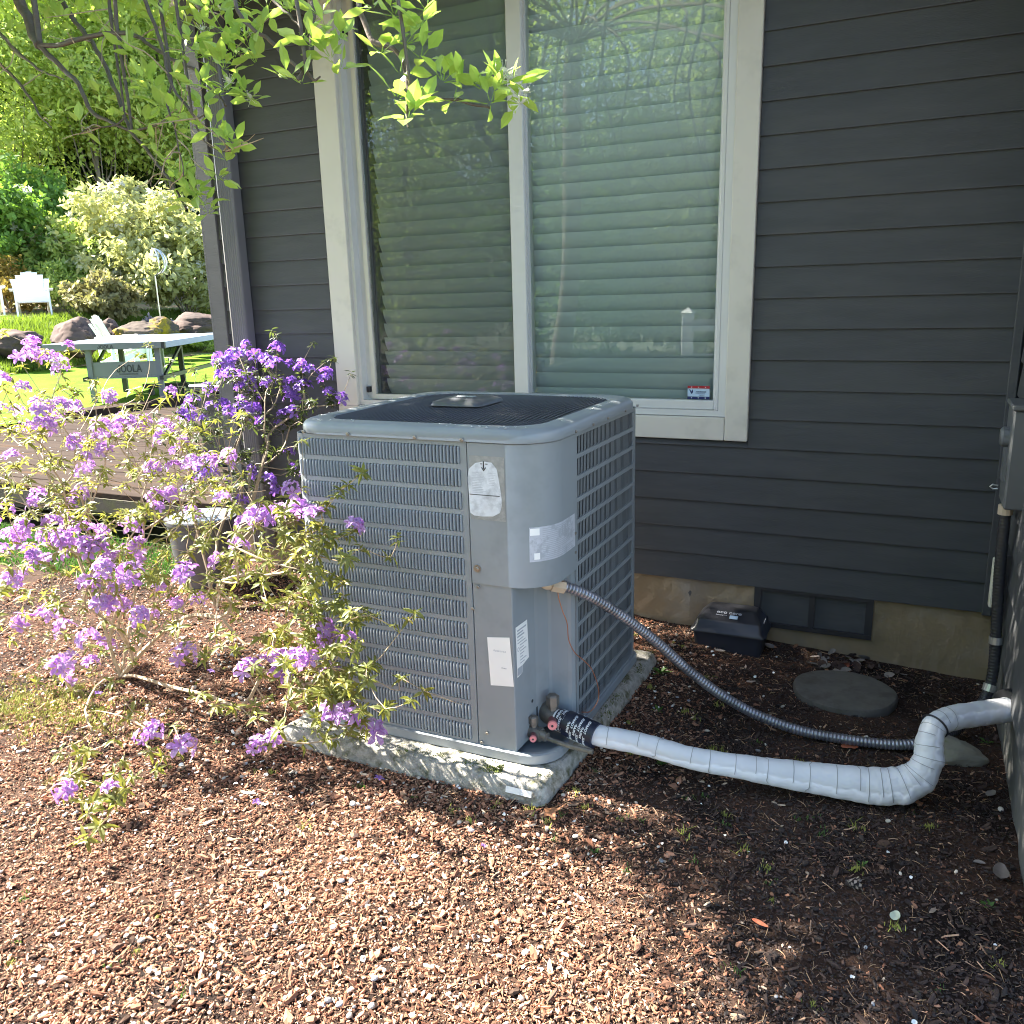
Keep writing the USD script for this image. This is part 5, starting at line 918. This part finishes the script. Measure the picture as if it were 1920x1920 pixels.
# ================================================================ garden beyond
def terrain(X, Y):
    X, Y = np.asarray(X, float), np.asarray(Y, float)
    u = -(X + 13.8 + .15 * (Y - 7)); lawn = .40 + .02 * np.clip(-X - 8.6, 0, 9)
    return lawn + .78 * smoothstep(0, 2.4, u) + .06 * np.clip(u - 2.4, 0, 30) + .10 * (meshkit.fbm(np.stack([X * .5, Y * .5, X * 0], -1), 3, 5) - .5) * smoothstep(0, 1.5, u)
mat('turf', (.075, .150, .010), .95, .22, 3.5, (.10, .175, .014), (.45, .65), .9, spec=.05, bump=1.0, bscale=160)
mat('bed_soil', (.25, .16, .085), .95, .3, 3, (.14, .20, .04), (.45, .6), 1.2, bump=.8, bscale=30)
mat('far_ground', (.06, .07, .03), .95, .2, .5)
obj('ground', grid(np.linspace(-260, 200, 24), np.linspace(-200, 260, 24), lambda X, Y: X * 0 - .16), 'far_ground', kind='structure', label='surrounding garden ground')
obj('lawn', grid(np.concatenate([np.linspace(-16, -8.55, 90)]), np.linspace(1.2, 24, 120), terrain), 'turf', smooth=True, kind='structure', label='clipped bright green lawn')
def bank(X, Y): return terrain(X, Y) + .006
mb_ = grid(np.linspace(-60, -13.9, 130), np.linspace(-8, 50, 120), bank); v = mb_[0]; 
obj('garden_bank', mb_, 'bed_soil', smooth=True, kind='structure', label='planted bank rising behind the lawn')
mat('grass_lit', (.16, .26, .03), .7, .2, 6, island=.3, trans=(.24, .36, .03))
def blades(n, xf, h, seed, w=.006):
    g = np.random.default_rng(seed); P = xf(g, n); n = len(P); d = np.stack([g.normal(0, .35, n), g.normal(0, .35, n), g.uniform(.6, 1.2, n)], 1) * h; s = np.cross(d, g.normal(size=(n, 3))); s = s / np.linalg.norm(s, axis=1, keepdims=True) * w
    v = np.stack([P - s, P + s, P + d], 1).reshape(-1, 3); return v, np.arange(3 * n).reshape(-1, 3)
def strip_pts(g, n):
    y = g.uniform(5, 14.5, n); u = g.uniform(.1, 2.4, n); x = -(u + 13.8 + .15 * (y - 7)); return np.stack([x, y, terrain(x, y)], 1)
obj('bank_grass', blades(26000, strip_pts, .16, 2, .010), 'grass_lit', kind='stuff', label='unmown grass on the bank around the boulders', category='grass')
def edge_pts(g, n):
    y = g.uniform(1.5, 13, n); x = -13.6 - .15 * (y - 7) + g.normal(0, .18, n); return np.stack([x, y, terrain(x, y)], 1)
# deck of wide weathered boards
mat('deck_board', (.040, .030, .025), .98, .3, 5, (.075, .042, .02), (.58, .7), 3, bump=.5, bscale=50, stretch=(.5, 3, 1), spec=.04); mat('deck_side', (.06, .05, .038), .9, .3, 8, (.07, .075, .02), (.5, .65), 6, bump=.5)
deck = thing('deck', 'weathered dark timber deck beside the house', 'deck'); g = random.Random(4)
y = .06; k = 0
while y < 9:
    w = .185; x1 = -3.66; x0 = -8.6 + g.uniform(-.02, .02) - (1.6 if y < 2.5 else 0)
    cut = [x0, x0 + (x1 - x0) * g.uniform(.3, .7), x1]
    for a, b in zip(cut[:-1], cut[1:]): obj('board', bev(a + .002, b - .002, y, y + w - .008, .33, .37 + g.uniform(-.003, .003), .004), 'deck_board', deck)
    y += w; k += 1
obj('fascia', MB().box(-10.2, -3.66, .07, .10, .20, .328).box(-10.2, -3.66, .05, .069, .235, .33), 'deck_side', deck)
for x in (-9.6, -8.2, -6.8, -5.4, -4.2): obj('post', bx(x, x + .1, .12, .22, -.1, .33), 'deck_side', deck)
edge = thing('timber_edging', 'low timber edging between deck and lawn', 'edging')
for a, b in (((-8.62, 2.55), (-8.42, 3.6)), ((-8.42, 3.62), (-8.30, 4.9)), ((-8.30, 4.92), (-8.2, 9))):
    obj('timber', bar((*a, .39), (*b, .39), .30, .10), 'deck_board', edge)
rp = np.random.default_rng(8); n = 260; x = rp.uniform(-8.6, -4.2, n); y = rp.uniform(.1, 3.2, n)
instancer('petals_on_deck', [(petal(5, .010), 'petal_white')], np.stack([x, y, np.full(n, .376)], 1), Rot.from_euler('z', rp.uniform(0, 6, n)).as_quat(), rp.uniform(.6, 1.2, n)[:, None] * np.ones((1, 3)), np.zeros(n), label='white petals scattered over the deck boards', category='petals', kind='stuff')
# mossy lawn strip under the deck edge
def mossy(g, n): x = g.uniform(-8, -3.8, n); y = g.uniform(-.55, .05, n); return np.stack([x, y, mulch_z(x, y)], 1)
mat('grass_shade', (.05, .12, .025), .7, .2, 6, island=.3, trans=(.06, .16, .02))
obj('moss_strip', blades(9000, mossy, .05, 6, .004), 'grass_shade', kind='stuff', label='green moss and grass below the deck edge', category='grass')
# grey tub with a pale lid, black storage bin
mat('tub_grey', (.06, .062, .068), .45, .08, 10); mat('tub_lid', (.20, .235, .28), .35, .12, 6)
tub = thing('tub', 'round grey tub with a pale top behind the rear rhododendron', 'tub')
obj('body', loft([np.array([(-3.58 + r * math.cos(a), -.33 + r * math.sin(a), z) for a in np.linspace(0, 6.2832, 37)[:-1]]) for r, z in ((.15, -.02), (.17, .2), (.185, .385), (.197, .39), (.197, .41), (.18, .41))]), 'tub_grey', tub, smooth=50)
obj('lid', loft([np.array([(-3.58 + r * math.cos(a), -.33 + r * math.sin(a), z) for a in np.linspace(0, 6.2832, 37)[:-1]]) for r, z in ((.18, .40), (.18, .414), (.14, .422), (.07, .424))], cap1=True), 'tub_lid', tub, smooth=30)
sb_ = thing('storage_bin', 'black storage bin on the deck at the house corner', 'bin')
obj('body', bev(-4.86, -4.1, 1.0, 1.5, .375, .93, .012), 'black_plastic', sb_); obj('lid', bev(-4.90, -4.08, .97, 1.53, .932, .985, .01), 'black_plastic', sb_)
# table tennis table
mat('table_blue', (.26, .33, .44), .28, .04, 3); mat('table_edge', (.15, .155, .155), .4, .04); mat('table_frame', (.13, .137, .15), .4, .05); mat('table_black', (.02, .02, .022), .4)
tt = thing('table_tennis_table', 'grey-framed table tennis table standing on the deck', 'table')
A = np.array([-9.70, 3.37, 0]); e_ = unit([.906, .423, 0]); l_ = unit([-.47, .883, 0]); W_ = 1.50; L_ = 2.74; ZT = 1.13
def tp_(u, w, z): return A + e_ * u + l_ * w + np.array([0, 0, z])
def tbox(u0, u1, w0, w1, z0, z1):
    return np.array([tp_(u0, w0, z0), tp_(u1, w0, z0), tp_(u1, w1, z0), tp_(u0, w1, z0), tp_(u0, w0, z1), tp_(u1, w0, z1), tp_(u1, w1, z1), tp_(u0, w1, z1)]), BF
obj('table_top', tbox(0, W_, 0, L_ / 2 - .004, ZT - .022, ZT), 'table_blue', tt); obj('table_top', tbox(0, W_, L_ / 2 + .004, L_, ZT - .022, ZT), 'table_blue', tt)
obj('apron', MB().add(tbox(.0, W_, -.012, -.001, ZT - .075, ZT - .001)), 'table_edge', tt); obj('apron', MB().add(tbox(W_ + .001, W_ + .012, 0, L_, ZT - .075, ZT - .001)), 'table_blue', tt)
for u in (0, W_): obj('corner_cap', MB().add(tbox(u - .02, u + .022, -.018, .03, ZT - .08, ZT + .002)), 'table_black', tt)
for u, w, mt in ((.55, .06, 'table_frame'), (1.40, .06, 'table_frame'), (1.30, 1.20, 'table_black'), (.5, 1.20, 'table_black'), (1.40, 2.6, 'table_frame'), (.55, 2.6, 'table_frame')): obj('leg', tbox(u - .032, u + .032, w - .025, w + .025, .375, ZT - .076), mt, tt)
obj('cross_panel', tbox(.585, 1.365, .048, .056, .72, .90), 'table_edge', tt); obj('cross_panel_lip', MB().add(tbox(.585, 1.365, .04, .064, .70, .719)), 'table_frame', tt)
lt = meshkit.text_mesh('JOOLA', .085, .002, True); v = np.asarray(lt.vertices)
obj('lettering', place((v, lt.faces), tp_(.87, .046, .775), e_ * .80, (0, 0, 1)), 'ink', tt); lt2 = meshkit.text_mesh('JOOLA', .042, .002, True)
obj('lettering', place((np.asarray(lt2.vertices), lt2.faces), tp_(.70, -.0125, ZT - .062), e_, (0, 0, 1)), 'ink', tt)
obj('tagline', place((np.asarray(meshkit.text_mesh('the table tennis company', .016, .002).vertices), meshkit.text_mesh('the table tennis company', .016, .002).faces), tp_(.90, .046, .745), e_ * .9, (0, 0, 1)), 'ink', tt)
obj('side_rail', MB().add(bar(tp_(1.44, -.02, .70), tp_(1.44, 2.6, .70), .05)).add(bar(tp_(.50, -.02, .70), tp_(.50, 2.6, .70), .05)), 'table_black', tt)
obj('brace', MB().add(bar(tp_(1.44, .1, .72), tp_(1.44, .85, 1.06), .03)), 'table_black', tt); obj('brace', MB().add(bar(tp_(.52, .1, .72), tp_(.52, .7, 1.06), .03)), 'table_black', tt)
obj('chassis', MB().add(tbox(.9, 1.5, .75, .83, .50, .56)), 'table_black', tt)
for u in (1.0, 1.45): c = tp_(u, .78, .435); obj('wheel', MB().add(tube([c - e_ * .02, c + e_ * .02], [.06, .06], 18)).add(tube([c - e_ * .022, c + e_ * .022], [.03, .03], 12)), 'table_black', tt)
# adirondack chairs
mat('chair_white', (.82, .83, .84), .5, .03)
def adirondack(name, label, loc, rz, scale=1.0):
    t = thing(name, label, 'chair', loc=loc, rz=rz)       # front faces -y
    S = scale
    def B(n, a, b, w, h): obj(n, bar(np.array(a) * S, np.array(b) * S, w * S, h * S), 'chair_white', t)
    for k in range(7):
        u = (k - 3) / 3; h = .95 - .15 * u * u; xb, xt = .30 * u * .82, .30 * u * 1.06
        obj('back_slat', (np.array([(xb - .043, .16, .30), (xb + .043, .16, .30), (xb + .043, .182, .30), (xb - .043, .182, .30), (xt - .052, .40, h), (xt + .052, .40, h), (xt + .052, .422, h), (xt - .052, .422, h)]) * S, BF), 'chair_white', t)
    for k in range(5): y_ = -.30 + k * .095; z_ = .40 - k * .025; obj('seat_slat', bev(-.27 * S, .27 * S, y_ * S, (y_ + .085) * S, z_ * S, (z_ + .02) * S, .003), 'chair_white', t)
    for s in (-1, 1):
        B('arm', (s * .34, -.36, .58), (s * .34, .34, .56), .13, .025); B('leg', (s * .31, -.30, 0), (s * .31, -.30, .565), .035, .09); B('leg', (s * .27, -.30, .36), (s * .27, .52, .02), .03, .10); B('arm_support', (s * .31, .30, .20), (s * .31, .30, .55), .03, .05)
    B('front_apron', (-.29, -.318, .375), (.29, -.318, .375), .02, .10); B('back_rail', (-.30, .27, .52), (.30, .27, .52), .03, .05)
    return t
P = fd(68, 603, 18.2); adirondack('garden_chair', 'white slatted garden armchair facing the house on the bank', (P[0], P[1], float(terrain(P[0], P[1]))), math.atan2(-P[0], P[1] - CAM[1]) + 0.0)
P = fd(238, 690, 15.0); adirondack('garden_chair', 'pale garden armchair on the lawn seen behind the table', (P[0], P[1], float(terrain(P[0], P[1]))), math.atan2(-P[0], P[1] - CAM[1]) + 1.9)
P = fd(-22, 605, 18.0); adirondack('garden_chair', 'white garden armchair mostly cut off by the left picture edge', (P[0], P[1], float(terrain(P[0], P[1]))), 1.0)
# boulders
mat('boulder', (.085, .060, .052), .9, .3, 2.5, (.055, .043, .040), (.45, .6), 1.2, bump=1.0, bscale=11, spec=.1); mat('boulder_moss', (.080, .064, .053), .9, .3, 2.5, (.28, .20, .02), (.50, .62), 2.2, bump=1.0, bscale=11, spec=.1)
for (px, py, D_, s, mt, lb, sd) in ((25, 650, 15.0, (.60, .42, .30), 'boulder', 'flat-topped brown boulder at the left picture edge', 1), (137, 632, 15.8, (.50, .40, .36), 'boulder', 'rounded grey-brown boulder left of the mossy one', 2), (205, 632, 16.4, (.34, .3, .30), 'boulder', 'greyish boulder behind the pale lawn chair', 3), (258, 627, 16.2, (.48, .36, .28), 'boulder_moss', 'boulder covered in yellow moss', 4), (308, 621, 17.0, (.34, .3, .24), 'boulder_moss', 'small dark mossy boulder', 5), (372, 614, 17.6, (.72, .45, .28), 'boulder', 'long low boulder ending at the house corner', 6)):
    P = fd(px, py, D_); obj('boulder', rock((P[0], P[1], max(P[2], float(terrain(P[0], P[1])) + .05)), s, sd + 20, 4, .42, craggy=.10), mt, smooth=28, label=lb, category='boulder')
# shrubs and trees: foliage and stems
mat('leaf_lime', (.56, .70, .18), .8, .2, .8, (.54, .56, .20), (.5, .65), 1.5, island=.35, trans=(.60, .82, .13)); mat('leaf_cream', (.76, .77, .38), .8, .2, .8, (.62, .62, .42), (.5, .62), 2.2, island=.3, trans=(.72, .74, .22)); mat('leaf_mid', (.24, .44, .09), .8, .2, .8, (.22, .36, .06), (.5, .65), 1.5, island=.35, trans=(.22, .42, .04)); mat('leaf_dark', (.08, .15, .045), .8, .2, .8, island=.4, trans=(.04, .09, .02)); mat('leaf_olive', (.52, .46, .22), .8, .2, .8, island=.3, trans=(.2, .2, .06)); mat('leaf_mauve', (.52, .44, .50), .8, .15, 2, (.62, .60, .48), (.5, .65), 3, island=.25, trans=(.4, .34, .38)); mat('bark_grey', (.17, .14, .11), .9, .2, 3); mat('bark_shade', (.04, .032, .025), .9, .2, 3); mat('bark_fir', (.16, .085, .055), .9, .2, 3); mat('bloom_pale', (.80, .80, .74), .6, .05, 2, island=.15, trans=(.6, .6, .5)); mat('leaf_orange', (.36, .26, .06), .8, .2, 1, island=.3, trans=(.34, .26, .04))
def base(px, D_, py=560): P = fd(px, py, D_); return np.array([P[0], P[1], float(terrain(P[0], P[1]))])
def plant(name, label, cat, b, h, r, n, size, mt, seed, nl=7, stem=True, bloom=0, up=.9, tall=0, trunk_r=.05, bark='bark_grey', crown0=.15):
    g = random.Random(seed); t = thing(name, label, cat); ells = []
    for k in range(nl):
        a = k * 2.4 + g.random(); f_ = (k + .5) / nl; z = h * (crown0 + (1 - crown0) * f_ * .86); rr = r * (math.sin(math.pi * min(.98, .22 + .74 * (1 - f_ if tall else f_))) * .75 + .15) if not tall else r * (1.05 - f_)
        ells.append((b + (math.cos(a) * rr * .55, math.sin(a) * rr * .55, z), (max(rr * .62, .05), max(rr * .62, .05), h * (1 - crown0) / nl * 1.1)))
    obj('crown' if cat == 'tree' else 'foliage', leafcloud(ells, n, size, seed, up, clump=12, spread=.25), mt, t, kind=None)
    if bloom: obj('blossom', leafcloud([(c + (0, 0, .1), tuple(1.08 * q for q in s)) for c, s in ells], bloom, size * .8, seed + 50, clump=14, spread=.10), 'bloom_pale', t)
    m = MB()
    if cat == 'tree': m.add(tube([b - (0, 0, .3), b + (.03 * h * .1, 0, h * .45), b + (0, .02, h * .95)], [trunk_r, trunk_r * .65, trunk_r * .12], 8))
    for c, s in ells: m.add(tube(spline([b + (0, 0, (c[2] - b[2]) * (.35 if cat == 'tree' else .02)), (b * .55 + c * .45) + (0, 0, .02 * h), c + (0, 0, s[2] * .4)], 7), np.linspace(trunk_r * .42, .006, 7), 5))
    obj('trunk' if cat == 'tree' else 'stem', m, bark, t, smooth=60)
    return t
plant('azalea_shrub', 'pale yellow rhododendron mass, middle of the hedge', 'shrub', base(240, 21.5), 3.3, 2.1, 9000, .17, 'leaf_cream', 1, 9, bloom=700)
plant('azalea_shrub', 'pale yellow rhododendron next to the house corner', 'shrub', base(350, 21.0), 3.1, 1.8, 7500, .17, 'leaf_cream', 2, 8, bloom=500)
plant('azalea_shrub', 'lower yellow-green rhododendron left end of the pale mass', 'shrub', base(150, 21.0), 2.3, 1.6, 6000, .16, 'leaf_lime', 3, 8, bloom=250)
plant('laurel_shrub', 'bright green leafy shrub with white flowers at the left edge', 'shrub', base(12, 20.5), 3.6, 1.7, 8000, .18, 'leaf_mid', 4, 8, bloom=260)
plant('laurel_shrub', 'green shrub between the white-flowered one and the pale hedge', 'shrub', base(85, 22.5), 3.9, 1.6, 7000, .17, 'leaf_mid', 5, 8)
plant('barberry_shrub', 'orange-tinged low shrub behind the white chair', 'shrub', base(18, 19.2), 1.25, .9, 3000, .09, 'leaf_orange', 6, 6)
plant('lavender_bush', 'straw-coloured twiggy bush right of the white chair', 'shrub', base(185, 18.6), 1.05, .85, 5000, .13, 'leaf_olive', 7, 7, up=.1)
plant('heather', 'whitish-mauve heather clump before the pale hedge', 'shrub', base(285, 18.4), .62, .62, 3000, .08, 'leaf_mauve', 8, 5)
plant('heather', 'smaller yellowish clump near the house corner', 'shrub', base(362, 18.8), .55, .6, 2200, .09, 'leaf_lime', 9, 5)
plant('sapling', 'small yellow-green shrub behind the lavender bush', 'shrub', base(120, 19.4), 1.15, .7, 2200, .09, 'leaf_lime', 30, 5)
plant('maple_tree', 'pale green maple at the upper left corner', 'tree', base(30, 26), 12.5, 3.4, 26000, .16, 'leaf_lime', 10, 12, trunk_r=.10, crown0=.22)
plant('maple_tree', 'airy lime-green maple above the middle of the hedge', 'tree', base(215, 27), 12.5, 3.2, 24000, .16, 'leaf_lime', 11, 12, trunk_r=.08, crown0=.36)
plant('maple_tree', 'light green maple next to the eave', 'tree', base(345, 28), 13, 3.0, 22000, .16, 'leaf_lime', 12, 11, trunk_r=.08, crown0=.30)
plant('fir_tree', 'dark evergreen behind the hedge, left', 'tree', base(130, 30), 15, 3.4, 13000, .34, 'leaf_dark', 13, 14, tall=1, trunk_r=.25, bark='bark_fir', crown0=.08)
plant('fir_tree', 'dark evergreen behind the hedge, right of the centre', 'tree', base(290, 31), 16, 3.4, 13000, .34, 'leaf_dark', 14, 14, tall=1, trunk_r=.25, bark='bark_fir', crown0=.08)
plant('fir_tree', 'far dark evergreen closing the gap at the house corner', 'tree', base(400, 34), 16, 3.6, 12000, .36, 'leaf_dark', 15, 14, tall=1, trunk_r=.25, bark='bark_fir', crown0=.05)
plant('fir_tree', 'tall dark evergreen at the far left edge', 'tree', base(-20, 33), 17, 3.8, 13000, .36, 'leaf_dark', 16, 14, tall=1, trunk_r=.25, bark='bark_fir', crown0=.05)
plant('alder_tree', 'mid-green tree filling in behind the maples on the left', 'tree', base(75, 36), 17, 4.6, 12000, .38, 'leaf_mid', 17, 13, trunk_r=.2, crown0=.15)
plant('alder_tree', 'mid-green tree filling in behind the maples on the right', 'tree', base(250, 38), 17, 5, 12000, .38, 'leaf_mid', 18, 13, trunk_r=.2, crown0=.15)
# wind spinner
mat('spinner_steel', (.6, .6, .58), .2, .05, metal=.9)
b = base(296, 18.2); ws = thing('wind_spinner', 'silver ring wind spinner on a thin post before the hedge', 'wind spinner'); top_ = np.array([*b[:2], fd(285, 492, 18.2)[2]]); side = unit([.85, .52, 0])
obj('post', tube([b - (0, 0, .1), top_ - (0, 0, .26)], .014, 8), 'spinner_steel', ws)
for k in range(5):
    a = -.9 + k * .45; nrm = unit(side * math.cos(a) + np.cross([0, 0, 1], side) * math.sin(a)); pts_ = [top_ + .27 * (math.cos(t) * np.array([0, 0, 1.0]) + math.sin(t) * nrm) for t in np.linspace(.05, 3.09, 16)]
    obj('ring', MB().add(tube(pts_, .016, 6)), 'spinner_steel', ws)
# ================================================================ what the window mirrors: fence and trees on the camera's side
mat('fence_white', (.78, .78, .76), .5, .03)
fen = thing('fence', 'white post-and-rail fence mirrored in the window', 'fence')
for k in range(5):
    x = -2.35 + .62 * k; obj('post', MB().add(bev(x - .055, x + .055, -5.76, -5.65, -.1, 1.32, .006)), 'fence_white', fen); obj('post_cap', MB().add((np.array([(x - .07, -5.775, 1.321), (x + .07, -5.775, 1.321), (x + .07, -5.635, 1.321), (x - .07, -5.635, 1.321), (x, -5.705, 1.385)]), np.array([(0, 1, 4), (1, 2, 4), (2, 3, 4), (3, 0, 4), (0, 3, 2), (0, 2, 1)]))), 'fence_white', fen)
for z in (.35, .75, 1.12):
    obj('rail', MB().box(-2.3, .2, -5.72, -5.69, z, z + .13), 'fence_white', fen)
def gb(x, y): return np.array([x, y, -.1])
for k, (x, y, h, r, mt, lb) in enumerate(((-9.5, -11.5, 9, 2.6, 'leaf_lime', 'bright green tree mirrored in the left pane'), (-6.2, -10.5, 8.4, 2.4, 'leaf_mid', 'green tree mirrored in the middle of the window'), (-3.6, -11.5, 7.6, 2.2, 'leaf_lime', 'lime-green tree mirrored in the right pane'), (-12.5, -14, 11, 3, 'leaf_mid', 'tall tree mirrored at the left window edge'), (-4.8, -15, 10, 2.8, 'leaf_dark', 'dark tree behind the mirrored ones'), (-1.2, -12, 6.2, 2.0, 'leaf_mid', 'lower tree mirrored at the right window edge'), (2.5, -12, 8, 2.5, 'leaf_dark', 'dark tree standing behind the photographer'))):
    plant('garden_tree', lb, 'tree', gb(x, y), h, r, 16000, .11, mt, 60 + k, 11, trunk_r=.10, crown0=.12, bark='bark_shade')
for k, (x, y, lb) in enumerate(((-14, -19, 'dense hedge far behind the mirrored trees, left'), (-7.5, -18, 'dense hedge far behind the mirrored trees, middle'), (-1.5, -17, 'dense hedge far behind the mirrored trees, right'))):
    plant('hedge_shrub', lb, 'shrub', gb(x, y), 6.5, 4.0, 14000, .26, 'leaf_mid', 80 + k, 11, bark='bark_shade')
